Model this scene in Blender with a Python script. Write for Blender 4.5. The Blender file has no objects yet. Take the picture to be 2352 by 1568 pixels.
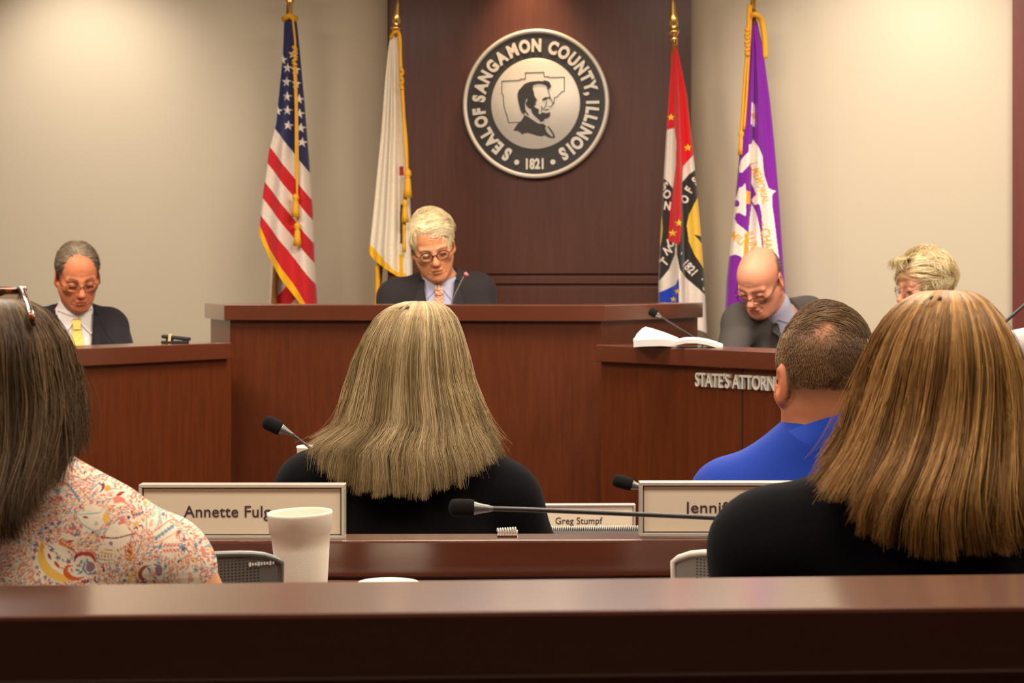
import bpy, math, random
import numpy as np
from mathutils import Matrix, Vector

# ------------------------------------------------------------------ camera
SC = bpy.context.scene
COL = SC.collection
F, CX, HY, CZ = 4600.0, 1176.0, 645.0, 1.60        # focal length (px), image centre, horizon row, eye height
cam = bpy.data.cameras.new('camera')
cam.sensor_width = 36.0
cam.lens = F / 2352.0 * 36.0
cam.shift_y = -(784.0 - HY) / 2352.0
cam.clip_start = 0.1
cam.dof.use_dof = True
cam.dof.focus_distance = 3.6
cam.dof.aperture_fstop = 13.0
camo = bpy.data.objects.new('camera', cam)
COL.objects.link(camo)
camo.location = (0, 0, CZ)
camo.rotation_euler = (math.pi / 2, 0, 0)
SC.camera = camo
SC.view_settings.view_transform = 'Standard'
SC.view_settings.look = 'None'
SC.view_settings.exposure = 0.42
SC.view_settings.gamma = 1.0
SC.view_settings.use_curve_mapping = False

# ------------------------------------------------------------------ world + lights
wd = bpy.data.worlds.new('world'); SC.world = wd
wd.use_nodes = True
wd.node_tree.nodes['Background'].inputs[0].default_value = (1.0, 0.86, 0.70, 1)
wd.node_tree.nodes['Background'].inputs[1].default_value = 0.03

PHI = math.radians(12.0)                            # the room is turned a little against the view
UX, UY = math.cos(PHI), -math.sin(PHI)
WX, WY = math.sin(PHI), math.cos(PHI)
OX, OY = 0.12, 8.75                                 # middle of the wood wall panel


def RW(u, w, z):                                    # room frame -> world
    return np.array([OX + u * UX + w * WX, OY + u * UY + w * WY, z])


def hit(px, py, w0=0.0):                            # where the sight line of a photo point meets the plane w = w0
    tx = (px - CX) / F
    t = (w0 + OX * WX + OY * WY) / (tx * WX + WY)
    x, y = t * tx, t
    u = (x - OX) * UX + (y - OY) * UY
    return u, CZ - (py - HY) / F * t


def Q(px, py, y):
    return np.array([(px - CX) / F * y, y, CZ - (py - HY) / F * y])


CEIL = 3.15


def area(name, loc, sx, sy, power, col=(1, 0.88, 0.745), rot=(0, 0, 0)):
    l = bpy.data.lights.new(name, 'AREA'); l.shape = 'RECTANGLE'
    l.size, l.size_y = sx, sy; l.energy = power; l.color = col
    o = bpy.data.objects.new(name, l); COL.objects.link(o)
    o.location = loc; o.rotation_euler = rot
    return o


def spot(name, loc, target, power, ang, blend=0.8, col=(1, 0.90, 0.80), rad=0.05):
    l = bpy.data.lights.new(name, 'SPOT'); l.energy = power; l.spot_size = math.radians(ang)
    l.spot_blend = blend; l.color = col; l.shadow_soft_size = rad
    o = bpy.data.objects.new(name, l); COL.objects.link(o)
    o.location = loc
    d = Vector(target) - Vector(loc)
    o.rotation_euler = d.to_track_quat('-Z', 'Y').to_euler()
    return o


# ceiling troffers over the well and the seating tiers
for i, (x, y, p) in enumerate([(-2.2, 6.0, 60), (0.2, 6.2, 60), (2.4, 5.8, 60),
                               (-1.9, 3.9, 34), (0.3, 3.9, 34), (2.3, 3.9, 34),
                               (-1.7, 2.0, 26), (0.0, 2.0, 28), (1.7, 2.0, 24)]):
    area('ceiling_lamp', (x, y, CEIL - 0.012), 1.2, 0.6, p)
# downlights that wash the back wall
for px, pw in ((190, 50), (430, 8), (2040, 36), (2270, 24)):
    u, z = hit(px, 100, -0.25)
    a = RW(u, -0.95, CEIL - 0.02); b = RW(u, -0.25, 2.2)
    spot('wall_downlight', a, b, pw, 95, 0.9)
u, z = hit(1215, 20, 0.0)
spot('panel_downlight', RW(u, -0.20, CEIL - 0.02), RW(u, -0.03, 2.4), 30, 75, 1.0, (1, 0.68, 0.40))

# ------------------------------------------------------------------ materials


def lin(r, g, b):
    f = lambda c: (c / 255.0) / 12.92 if c / 255.0 <= 0.04045 else ((c / 255.0 + 0.055) / 1.055) ** 2.4
    return (f(r), f(g), f(b), 1.0)


def base_mat(name):
    m = bpy.data.materials.new(name); m.use_nodes = True
    nt = m.node_tree
    return m, nt, nt.nodes['Principled BSDF']


def mat_plain(name, col, rough=0.5, metal=0.0, noise=0.06, nscale=60.0, bump=0.0, bscale=300.0, coat=0.0, spec=0.5, sheen=0.0):
    m, nt, p = base_mat(name)
    tc = nt.nodes.new('ShaderNodeTexCoord')
    n = nt.nodes.new('ShaderNodeTexNoise'); n.inputs['Scale'].default_value = nscale; n.inputs['Detail'].default_value = 3
    nt.links.new(tc.outputs['Object'], n.inputs['Vector'])
    r = nt.nodes.new('ShaderNodeMix'); r.data_type = 'RGBA'
    r.inputs['A'].default_value = tuple(c * (1 - noise) for c in col[:3]) + (1,)
    r.inputs['B'].default_value = tuple(min(1, c * (1 + noise)) for c in col[:3]) + (1,)
    nt.links.new(n.outputs['Fac'], r.inputs['Factor'])
    nt.links.new(r.outputs['Result'], p.inputs['Base Color'])
    p.inputs['Roughness'].default_value = rough; p.inputs['Metallic'].default_value = metal
    p.inputs['Coat Weight'].default_value = coat; p.inputs['Coat Roughness'].default_value = 0.15
    p.inputs['Specular IOR Level'].default_value = spec
    if sheen:
        p.inputs['Sheen Weight'].default_value = sheen; p.inputs['Sheen Roughness'].default_value = 0.5
    if bump:
        n2 = nt.nodes.new('ShaderNodeTexNoise'); n2.inputs['Scale'].default_value = bscale
        nt.links.new(tc.outputs['Object'], n2.inputs['Vector'])
        b = nt.nodes.new('ShaderNodeBump'); b.inputs['Strength'].default_value = bump; b.inputs['Distance'].default_value = 0.002
        nt.links.new(n2.outputs['Fac'], b.inputs['Height'])
        nt.links.new(b.outputs['Normal'], p.inputs['Normal'])
    return m


def mat_wood(name, dark, light, scale=(14, 14, 1.2), rough=0.32, coat=0.35, spec=0.5, coat_ior=1.5, coat_rough=0.2):
    m, nt, p = base_mat(name)
    tc = nt.nodes.new('ShaderNodeTexCoord')
    mp = nt.nodes.new('ShaderNodeMapping'); mp.inputs['Scale'].default_value = scale
    nt.links.new(tc.outputs['Object'], mp.inputs['Vector'])
    n = nt.nodes.new('ShaderNodeTexNoise'); n.inputs['Scale'].default_value = 4; n.inputs['Detail'].default_value = 8
    n.inputs['Roughness'].default_value = 0.65; n.inputs['Distortion'].default_value = 0.6
    nt.links.new(mp.outputs['Vector'], n.inputs['Vector'])
    n2 = nt.nodes.new('ShaderNodeTexNoise'); n2.inputs['Scale'].default_value = 30; n2.inputs['Detail'].default_value = 3
    nt.links.new(mp.outputs['Vector'], n2.inputs['Vector'])
    ad = nt.nodes.new('ShaderNodeMath'); ad.operation = 'MULTIPLY_ADD'
    ad.inputs[1].default_value = 0.35
    nt.links.new(n2.outputs['Fac'], ad.inputs[0]); nt.links.new(n.outputs['Fac'], ad.inputs[2])
    rp = nt.nodes.new('ShaderNodeValToRGB')
    rp.color_ramp.elements[0].position = 0.45; rp.color_ramp.elements[0].color = dark
    rp.color_ramp.elements[1].position = 0.92; rp.color_ramp.elements[1].color = light
    nt.links.new(ad.outputs[0], rp.inputs['Fac'])
    nt.links.new(rp.outputs['Color'], p.inputs['Base Color'])
    p.inputs['Roughness'].default_value = rough
    p.inputs['Coat Weight'].default_value = coat; p.inputs['Coat Roughness'].default_value = coat_rough; p.inputs['Coat IOR'].default_value = coat_ior
    p.inputs['Specular IOR Level'].default_value = spec
    return m


def mat_attr(name, rough=0.6, spec=0.4, sss=0.0, bump=0.0, bscale=400, sheen=0.0, translucent=0.0):
    m, nt, p = base_mat(name)
    a = nt.nodes.new('ShaderNodeAttribute'); a.attribute_name = 'Col'
    tc = nt.nodes.new('ShaderNodeTexCoord')
    n = nt.nodes.new('ShaderNodeTexNoise'); n.inputs['Scale'].default_value = 90; n.inputs['Detail'].default_value = 4
    nt.links.new(tc.outputs['Object'], n.inputs['Vector'])
    mr = nt.nodes.new('ShaderNodeMapRange'); mr.inputs['To Min'].default_value = 0.88; mr.inputs['To Max'].default_value = 1.12
    nt.links.new(n.outputs['Fac'], mr.inputs['Value'])
    mx = nt.nodes.new('ShaderNodeMix'); mx.data_type = 'RGBA'; mx.blend_type = 'MULTIPLY'; mx.inputs['Factor'].default_value = 1
    nt.links.new(a.outputs['Color'], mx.inputs['A']); nt.links.new(mr.outputs['Result'], mx.inputs['B'])
    nt.links.new(mx.outputs['Result'], p.inputs['Base Color'])
    p.inputs['Roughness'].default_value = rough; p.inputs['Specular IOR Level'].default_value = spec
    if sss:
        p.inputs['Subsurface Weight'].default_value = sss
        p.inputs['Subsurface Radius'].default_value = (1.0, 0.35, 0.2)
        p.inputs['Subsurface Scale'].default_value = 0.006
    if sheen:
        p.inputs['Sheen Weight'].default_value = sheen
    if bump:
        n2 = nt.nodes.new('ShaderNodeTexNoise'); n2.inputs['Scale'].default_value = bscale
        nt.links.new(tc.outputs['Object'], n2.inputs['Vector'])
        b = nt.nodes.new('ShaderNodeBump'); b.inputs['Strength'].default_value = bump; b.inputs['Distance'].default_value = 0.001
        nt.links.new(n2.outputs['Fac'], b.inputs['Height']); nt.links.new(b.outputs['Normal'], p.inputs['Normal'])
    return m


def mat_hair(name, stops, rough=0.48, spec=0.26):
    m, nt, p = base_mat(name)
    a = nt.nodes.new('ShaderNodeAttribute'); a.attribute_name = 'hv'
    tc = nt.nodes.new('ShaderNodeTexCoord')
    n = nt.nodes.new('ShaderNodeTexNoise'); n.inputs['Scale'].default_value = 25
    nt.links.new(tc.outputs['Object'], n.inputs['Vector'])
    ad = nt.nodes.new('ShaderNodeMath'); ad.operation = 'MULTIPLY_ADD'; ad.inputs[1].default_value = 0.16
    nt.links.new(n.outputs['Fac'], ad.inputs[0]); nt.links.new(a.outputs['Fac'], ad.inputs[2])
    rp = nt.nodes.new('ShaderNodeValToRGB')
    el = rp.color_ramp.elements
    while len(el) < len(stops):
        el.new(0.5)
    for e, (pos, c) in zip(el, stops):
        e.position = pos; e.color = c
    nt.links.new(ad.outputs[0], rp.inputs['Fac'])
    nt.links.new(rp.outputs['Color'], p.inputs['Base Color'])
    p.inputs['Roughness'].default_value = rough; p.inputs['Specular IOR Level'].default_value = spec
    return m


def mat_lens(name, tint=(0.92, 0.94, 0.95, 1), refl=0.10):
    m, nt, p = base_mat(name)
    nt.nodes.remove(p)
    out = nt.nodes['Material Output']
    t = nt.nodes.new('ShaderNodeBsdfTransparent'); t.inputs[0].default_value = tint
    g = nt.nodes.new('ShaderNodeBsdfGlossy'); g.inputs['Roughness'].default_value = 0.05
    mx = nt.nodes.new('ShaderNodeMixShader'); mx.inputs[0].default_value = refl
    nt.links.new(t.outputs[0], mx.inputs[1]); nt.links.new(g.outputs[0], mx.inputs[2])
    nt.links.new(mx.outputs[0], out.inputs['Surface'])
    return m


M = {}
M['wall'] = mat_plain('wall_paint', lin(193, 180, 157), 0.75, noise=0.02, nscale=3, bump=0.08, bscale=180, spec=0.2)
M['ceiling'] = mat_plain('ceiling_tile', lin(225, 218, 205), 0.9, noise=0.03)
M['carpet'] = mat_plain('carpet', lin(92, 78, 66), 0.95, noise=0.3, nscale=220, bump=0.6, bscale=500)
M['wood'] = mat_wood('cherry_veneer', lin(76, 33, 11), lin(96, 43, 15), coat=0.2)
M['woodh'] = mat_wood('cherry_edge', lin(84, 38, 20), lin(96, 46, 26), (1.2, 14, 14), 0.25, 1.0, coat_ior=2.0, coat_rough=0.17)
M['panel'] = mat_wood('walnut_panel', lin(78, 41, 29), lin(92, 51, 36), (16, 16, 0.8), 0.48, 0.08, spec=0.35)
M['redwood'] = mat_wood('red_trim', lin(92, 33, 24), lin(108, 41, 30), (10, 10, 1.0), 0.45, 0.1)
M['silver'] = mat_plain('brushed_silver', lin(214, 206, 192), 0.45, 0.25, noise=0.04)
M['black'] = mat_plain('black_plastic', lin(22, 21, 20), 0.45, noise=0.1)
M['foamblack'] = mat_plain('mic_foam', lin(30, 27, 26), 0.95, noise=0.4, nscale=900, bump=0.8, bscale=900, spec=0.1)
M['greymetal'] = mat_plain('grey_metal', lin(120, 118, 112), 0.35, 0.6)
M['darkmetal'] = mat_plain('dark_metal', lin(58, 54, 52), 0.4, 0.4)
M['foam'] = mat_plain('styrofoam', lin(238, 228, 210), 0.75, noise=0.015, nscale=250, bump=0.15, bscale=700, spec=0.3)
M['plate'] = mat_plain('name_plate_face', lin(222, 205, 178), 0.5, noise=0.015, nscale=200)
M['frame'] = mat_plain('plate_frame', lin(214, 206, 192), 0.3, 0.5)
M['ink'] = mat_plain('dark_lettering', lin(62, 44, 46), 0.6)
M['paper'] = mat_plain('paper', lin(236, 232, 224), 0.7, noise=0.03, nscale=200)
M['gold'] = mat_plain('gold_cord', lin(232, 166, 22), 0.6, noise=0.25, nscale=300, bump=0.5, bscale=600)
M['brass'] = mat_plain('polished_brass', lin(214, 172, 96), 0.22, 0.9)
M['pole'] = mat_plain('flag_pole_wood', lin(132, 84, 36), 0.35, coat=0.4)
M['lens'] = mat_lens('spectacle_lens')
M['white'] = mat_plain('white_print', lin(232, 230, 226), 0.6)


def mat_mesh(name, col, w, ztop, zlow, dark=0.12):
    """plastic back sheet with rows of small staggered holes (object coordinates of the backrest)"""
    m, nt, p = base_mat(name)
    tc = nt.nodes.new('ShaderNodeTexCoord'); sp = nt.nodes.new('ShaderNodeSeparateXYZ')
    nt.links.new(tc.outputs['Object'], sp.inputs[0])

    def mth(op, a, b=None):
        n = nt.nodes.new('ShaderNodeMath'); n.operation = op
        for i, v in enumerate((a, b)):
            if v is None: continue
            if isinstance(v, (int, float)): n.inputs[i].default_value = v
            else: nt.links.new(v, n.inputs[i])
        return n.outputs[0]
    kx, kz = math.pi / 0.0046, math.pi / 0.0040
    d = mth('MULTIPLY', mth('SINE', mth('ADD', mth('MULTIPLY', sp.outputs[0], kx), mth('MULTIPLY', sp.outputs[2], kz))), mth('SINE', mth('SUBTRACT', mth('MULTIPLY', sp.outputs[0], kx), mth('MULTIPLY', sp.outputs[2], kz))))
    hole = mth('GREATER_THAN', d, 0.42)
    inside = mth('MULTIPLY', mth('LESS_THAN', mth('ABSOLUTE', sp.outputs[0]), w / 2 - .026), mth('MULTIPLY', mth('LESS_THAN', sp.outputs[2], ztop - .010), mth('GREATER_THAN', sp.outputs[2], zlow)))
    f = mth('MULTIPLY', hole, inside)
    mx = nt.nodes.new('ShaderNodeMix'); mx.data_type = 'RGBA'
    mx.inputs['A'].default_value = col; mx.inputs['B'].default_value = tuple(c * dark for c in col[:3]) + (1,)
    nt.links.new(f, mx.inputs['Factor']); nt.links.new(mx.outputs['Result'], p.inputs['Base Color'])
    p.inputs['Roughness'].default_value = .5
    return m
# ------------------------------------------------------------------ object helpers
V3 = lambda *a: np.array(a, float)


def props(o, label=None, cat=None, group=None, kind=None):
    if label: o['label'] = label
    if cat: o['category'] = cat
    if group: o['group'] = group
    if kind: o['kind'] = kind
    return o


def thing(name, label, cat, loc=(0, 0, 0), group=None, rotz=0.0):
    o = bpy.data.objects.new(name, None); COL.objects.link(o)
    o.location = tuple(float(c) for c in loc); o.rotation_euler = (0, 0, rotz)
    o.empty_display_size = 0.05
    return props(o, label, cat, group)


def mesh_obj(name, verts, faces, mat, parent=None, smooth=True, col=None, hv=None, local=False, label=None, bevel=0.0, sub=0):
    """verts in world coordinates (or local=True: in the parent's frame); faces: list or (n,4) array"""
    verts = np.asarray(verts, float)
    off = np.zeros(3)
    if parent is not None and not local:
        q = parent
        while q is not None:
            off += np.array(q.location); q = q.parent
    me = bpy.data.meshes.new(name)
    if isinstance(faces, np.ndarray):
        nf, w = faces.shape
        me.vertices.add(len(verts)); me.vertices.foreach_set('co', (verts - off).astype(np.float32).ravel())
        me.loops.add(nf * w); me.loops.foreach_set('vertex_index', faces.astype(np.int32).ravel())
        me.polygons.add(nf)
        me.polygons.foreach_set('loop_start', np.arange(0, nf * w, w, dtype=np.int32))
        me.update(calc_edges=True); me.validate()
    else:
        me.from_pydata([tuple(v) for v in (verts - off)], [], faces)
        me.update()
    if col is not None:
        a = me.color_attributes.new('Col', 'FLOAT_COLOR', 'POINT')
        c = np.ones((len(verts), 4), np.float32); c[:, :3] = col
        a.data.foreach_set('color', c.ravel())
    if hv is not None:
        a = me.attributes.new('hv', 'FLOAT', 'POINT'); a.data.foreach_set('value', np.asarray(hv, np.float32))
    me.polygons.foreach_set('use_smooth', [smooth] * len(me.polygons))
    me.materials.append(mat)
    o = bpy.data.objects.new(name, me); COL.objects.link(o)
    if parent is not None: o.parent = parent
    if bevel:
        b = o.modifiers.new('bevel', 'BEVEL'); b.width = bevel; b.segments = 2; b.limit_method = 'ANGLE'
    if sub:
        s = o.modifiers.new('sub', 'SUBSURF'); s.levels = sub; s.render_levels = sub
    if label: o['label'] = label
    return o


class MB:
    """collects shapes, then builds ONE mesh object"""
    def __init__(s): s.v = []; s.f = []

    def add(s, verts, faces, mtx=None):
        n = len(s.v)
        for p in verts:
            p = np.asarray(p, float)
            if mtx is not None: p = mtx[:3, :3] @ p + mtx[:3, 3]
            s.v.append(p)
        s.f += [tuple(i + n for i in f) for f in faces]
        return s

    def box(s, c, size, mtx=None):
        x, y, z = (d / 2 for d in size)
        v = [(c[0] + a * x, c[1] + b * y, c[2] + d * z) for a in (-1, 1) for b in (-1, 1) for d in (-1, 1)]
        return s.add(v, [(0, 1, 3, 2), (4, 6, 7, 5), (0, 4, 5, 1), (2, 3, 7, 6), (0, 2, 6, 4), (1, 5, 7, 3)], mtx)

    def prism(s, poly, z0, z1, mtx=None):
        """poly: 2D outline (x, y), extruded z0..z1"""
        n = len(poly)
        v = [(p[0], p[1], z0) for p in poly] + [(p[0], p[1], z1) for p in poly]
        area2 = sum(poly[i][0] * poly[(i + 1) % n][1] - poly[(i + 1) % n][0] * poly[i][1] for i in range(n))
        f = [tuple(range(n - 1, -1, -1)), tuple(range(n, 2 * n))] + [(i, (i + 1) % n, n + (i + 1) % n, n + i) for i in range(n)]
        if (area2 < 0) != (z1 < z0): f = [tuple(reversed(q)) for q in f]
        return s.add(v, f, mtx)

    def lathe(s, prof, seg=24, mtx=None, cap=True):
        v = []; f = []
        for r, z in prof:
            for k in range(seg):
                a = 2 * math.pi * k / seg
                v.append((r * math.cos(a), r * math.sin(a), z))
        for i in range(len(prof) - 1):
            for k in range(seg):
                k2 = (k + 1) % seg
                f.append((i * seg + k, i * seg + k2, (i + 1) * seg + k2, (i + 1) * seg + k))
        if cap:
            f.append(tuple(range(seg - 1, -1, -1)))
            f.append(tuple((len(prof) - 1) * seg + k for k in range(seg)))
        return s.add(v, f, mtx)

    def tube(s, path, rad, seg=10, cap=True, mtx=None):
        path = [np.asarray(p, float) for p in path]
        n = len(path)
        if not hasattr(rad, '__len__'): rad = [rad] * n
        t = [path[min(i + 1, n - 1)] - path[max(i - 1, 0)] for i in range(n)]
        t = [d / (np.linalg.norm(d) + 1e-12) for d in t]
        up = np.array([0, 0, 1.0]) if abs(t[0][2]) < 0.9 else np.array([1.0, 0, 0])
        nx = np.cross(t[0], up); nx /= np.linalg.norm(nx)
        v = []; f = []
        for i in range(n):
            nx = nx - t[i] * (nx @ t[i]); nx /= np.linalg.norm(nx) + 1e-12
            by = np.cross(t[i], nx)
            for k in range(seg):
                a = 2 * math.pi * k / seg
                v.append(path[i] + (nx * math.cos(a) + by * math.sin(a)) * rad[i])
        for i in range(n - 1):
            for k in range(seg):
                k2 = (k + 1) % seg
                f.append((i * seg + k, i * seg + k2, (i + 1) * seg + k2, (i + 1) * seg + k))
        if cap:
            f.append(tuple(range(seg - 1, -1, -1))); f.append(tuple((n - 1) * seg + k for k in range(seg)))
        return s.add(v, f, mtx)

    def build(s, name, mat, parent=None, **kw):
        return mesh_obj(name, s.v, s.f, mat, parent, **kw)


def frame_mtx(o, x, y, z):
    m = np.eye(4); m[:3, 0] = x; m[:3, 1] = y; m[:3, 2] = z; m[:3, 3] = o
    return m


def rotz_m(a, loc=(0, 0, 0)):
    m = np.eye(4); c, s = math.cos(a), math.sin(a)
    m[0, 0] = c; m[0, 1] = -s; m[1, 0] = s; m[1, 1] = c; m[:3, 3] = loc
    return m


def Rx(a): a = math.radians(a); return np.array([[1, 0, 0], [0, math.cos(a), -math.sin(a)], [0, math.sin(a), math.cos(a)]])
def Ry(a): a = math.radians(a); return np.array([[math.cos(a), 0, math.sin(a)], [0, 1, 0], [-math.sin(a), 0, math.cos(a)]])
def Rz(a): a = math.radians(a); return np.array([[math.cos(a), -math.sin(a), 0], [math.sin(a), math.cos(a), 0], [0, 0, 1]])


def smoothpath(pts, n=8):
    """Catmull-Rom through the points"""
    p = [np.asarray(q, float) for q in pts]
    p = [2 * p[0] - p[1]] + p + [2 * p[-1] - p[-2]]
    out = []
    for i in range(1, len(p) - 2):
        for k in range(n):
            t = k / n
            out.append(0.5 * (2 * p[i] + (p[i + 1] - p[i - 1]) * t + (2 * p[i - 1] - 5 * p[i] + 4 * p[i + 1] - p[i + 2]) * t * t
                              + (3 * p[i] - p[i - 1] - 3 * p[i + 1] + p[i + 2]) * t ** 3))
    out.append(p[-2])
    return out


# ------------------------------------------------------------------ lettering
_tx = {}


def text_mesh(body, extr=0.0, bold=0.0, width=1.0, space=1.0, align='LEFT'):
    """lettering outlines (height about 0.7 for capitals at size 1) as verts / faces"""
    key = (body, extr, bold, width, space, align)
    if key in _tx: return _tx[key]
    c = bpy.data.curves.new('t', 'FONT'); c.body = body; c.extrude = extr; c.offset = bold
    c.space_character = space; c.align_x = align; c.resolution_u = 6
    o = bpy.data.objects.new('t', c); COL.objects.link(o)
    dg = bpy.context.evaluated_depsgraph_get(); dg.update()
    me = bpy.data.meshes.new_from_object(o.evaluated_get(dg))
    v = np.array([q.co[:] for q in me.vertices]).reshape(-1, 3); v[:, 0] *= width
    f = [tuple(p.vertices) for p in me.polygons]
    bpy.data.objects.remove(o); bpy.data.curves.remove(c); bpy.data.meshes.remove(me)
    _tx[key] = (v, f)
    return v, f


def pip(x, y, poly):
    """which of the points lie inside the outline"""
    inside = np.zeros(x.shape, bool); n = len(poly)
    px = [p[0] for p in poly]; py = [p[1] for p in poly]
    for i in range(n):
        x0, y0, x1, y1 = px[i], py[i], px[(i + 1) % n], py[(i + 1) % n]
        if y0 == y1: continue
        c = ((y0 > y) != (y1 > y)) & (x < (x1 - x0) * (y - y0) / (y1 - y0) + x0)
        inside ^= c
    return inside


def paint_poly(col, x, y, poly, c):
    xs = [p[0] for p in poly]; ys = [p[1] for p in poly]
    k = np.nonzero((x >= min(xs)) & (x <= max(xs)) & (y >= min(ys)) & (y <= max(ys)))[0]
    if len(k):
        k = k[pip(x[k], y[k], poly)]
        col[k] = c


def paint_text(col, x, y, body, cx, cy, size, ang, c, bold=0.02, width=0.8):
    """lettering centred at (cx, cy) in a y-down frame, turned by ang degrees clockwise"""
    v, f = text_mesh(body, 0.0, bold, width)
    if not len(v): return
    m = (v[:, :2].max(0) + v[:, :2].min(0)) / 2
    p = (v[:, :2] - m) * size
    a = math.radians(ang)
    X = cx + p[:, 0] * math.cos(a) + p[:, 1] * math.sin(a)
    Y = cy + p[:, 0] * math.sin(a) - p[:, 1] * math.cos(a)
    for q in f:
        paint_poly(col, x, y, [(X[i], Y[i]) for i in q], c)


def star(cx, cy, r, rot=0):
    return [(cx + (r if k % 2 == 0 else r * 0.4) * math.sin(math.pi * k / 5 + rot), cy - (r if k % 2 == 0 else r * 0.4) * math.cos(math.pi * k / 5 + rot)) for k in range(10)]


# ------------------------------------------------------------------ smooth solids: signed distances + surface nets
class Sdf:
    def __init__(s): s.ops = []

    def ell(s, c, r, R=None, k=0.02, mode='u'):
        c = np.asarray(c, float); r = np.asarray(r, float); R = np.eye(3) if R is None else R
        ext = np.abs(R) @ r
        s.ops.append(('e', c, r, R, k, mode, c - ext, c + ext)); return s

    def cap(s, a, b, ra, rb=None, k=0.02, mode='u', flat=None):
        a = np.asarray(a, float); b = np.asarray(b, float); rb = ra if rb is None else rb
        r = max(ra, rb)
        s.ops.append(('c', a, b, (ra, rb), k, mode, np.minimum(a, b) - r, np.maximum(a, b) + r)); return s

    def box(s, c, h, R=None, rnd=0.01, k=0.0, mode='u'):
        c = np.asarray(c, float); h = np.asarray(h, float); R = np.eye(3) if R is None else R
        ext = np.abs(R) @ h
        s.ops.append(('b', c, h, R, k, mode, c - ext, c + ext, rnd)); return s

    def fn(s, f, mode='i', k=0.0):
        s.ops.append(('f', f, None, None, k, mode, None, None)); return s

    def one(s, op, X, Y, Z):
        t = op[0]
        if t == 'e':
            _, c, r, R = op[:4]
            x, y, z = X - c[0], Y - c[1], Z - c[2]
            lx = (x * R[0, 0] + y * R[1, 0] + z * R[2, 0]) / r[0]
            ly = (x * R[0, 1] + y * R[1, 1] + z * R[2, 1]) / r[1]
            lz = (x * R[0, 2] + y * R[1, 2] + z * R[2, 2]) / r[2]
            k0 = np.sqrt(lx * lx + ly * ly + lz * lz) + 1e-9
            k1 = np.sqrt((lx / r[0]) ** 2 + (ly / r[1]) ** 2 + (lz / r[2]) ** 2) + 1e-9
            return k0 * (k0 - 1) / k1
        if t == 'c':
            _, a, b, (ra, rb) = op[:4]
            d = b - a; L = d @ d + 1e-12
            x, y, z = X - a[0], Y - a[1], Z - a[2]
            h = np.clip((x * d[0] + y * d[1] + z * d[2]) / L, 0, 1)
            return np.sqrt((x - h * d[0]) ** 2 + (y - h * d[1]) ** 2 + (z - h * d[2]) ** 2) - (ra + (rb - ra) * h)
        if t == 'b':
            _, c, hh, R = op[:4]; rn = op[8]
            x, y, z = X - c[0], Y - c[1], Z - c[2]
            q = [np.abs(x * R[0, i] + y * R[1, i] + z * R[2, i]) - (hh[i] - rn) for i in range(3)]
            return np.sqrt(sum(np.maximum(a, 0) ** 2 for a in q)) + np.minimum(np.maximum(np.maximum(q[0], q[1]), q[2]), 0) - rn
        return op[1](X, Y, Z)

    @staticmethod
    def comb(D, d, k, mode):
        if mode == 'add': return D + d
        if mode == 'i': return np.maximum(D, d)
        if mode == 'u':
            if k <= 0: return np.minimum(D, d)
            h = np.maximum(k - np.abs(D - d), 0) / k
            return np.minimum(D, d) - h * h * k * 0.25
        d = -d
        if k <= 0: return np.maximum(D, d)
        h = np.maximum(k - np.abs(D - d), 0) / k
        return np.maximum(D, d) + h * h * k * 0.25

    def at(s, P):
        P = np.asarray(P, float)
        X, Y, Z = P[..., 0], P[..., 1], P[..., 2]
        D = np.full(X.shape, 0.3)
        for op in s.ops:
            D = s.comb(D, s.one(op, X, Y, Z), op[4], op[5])
        return D

    def grid(s, xs, ys, zs):
        D = np.full((len(xs), len(ys), len(zs)), 0.3, np.float32)
        ax = (xs, ys, zs)
        for op in s.ops:
            if op[6] is None:
                X, Y, Z = xs[:, None, None], ys[None, :, None], zs[None, None, :]
                D = s.comb(D, s.one(op, X, Y, Z), op[4], op[5]).astype(np.float32); continue
            m = op[4] + 0.03
            sl = []
            for a, lo, hi in zip(ax, op[6] - m, op[7] + m):
                i0, i1 = np.searchsorted(a, lo), np.searchsorted(a, hi)
                sl.append(slice(i0, i1))
            if any(q.stop <= q.start for q in sl): continue
            sl = tuple(sl)
            X, Y, Z = xs[sl[0], None, None], ys[None, sl[1], None], zs[None, None, sl[2]]
            D[sl] = s.comb(D[sl], s.one(op, X, Y, Z).astype(np.float32), op[4], op[5])
        return D

    def mesh(s, xs, ys, zs):
        return surfnet(s.grid(xs, ys, zs), xs, ys, zs)


def axis(lo, hi, coarse, fine=()):
    """grid lines lo..hi, with finer steps inside the (a, b, step) intervals"""
    out = [lo]; x = lo
    while x < hi:
        st = coarse
        for a, b, f in fine:
            if a <= x < b: st = min(st, f)
            else:
                d = a - x if x < a else x - b
                st = min(st, f + max(d, 0) * 0.35)
        x += st; out.append(x)
    return np.array(out)


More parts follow.
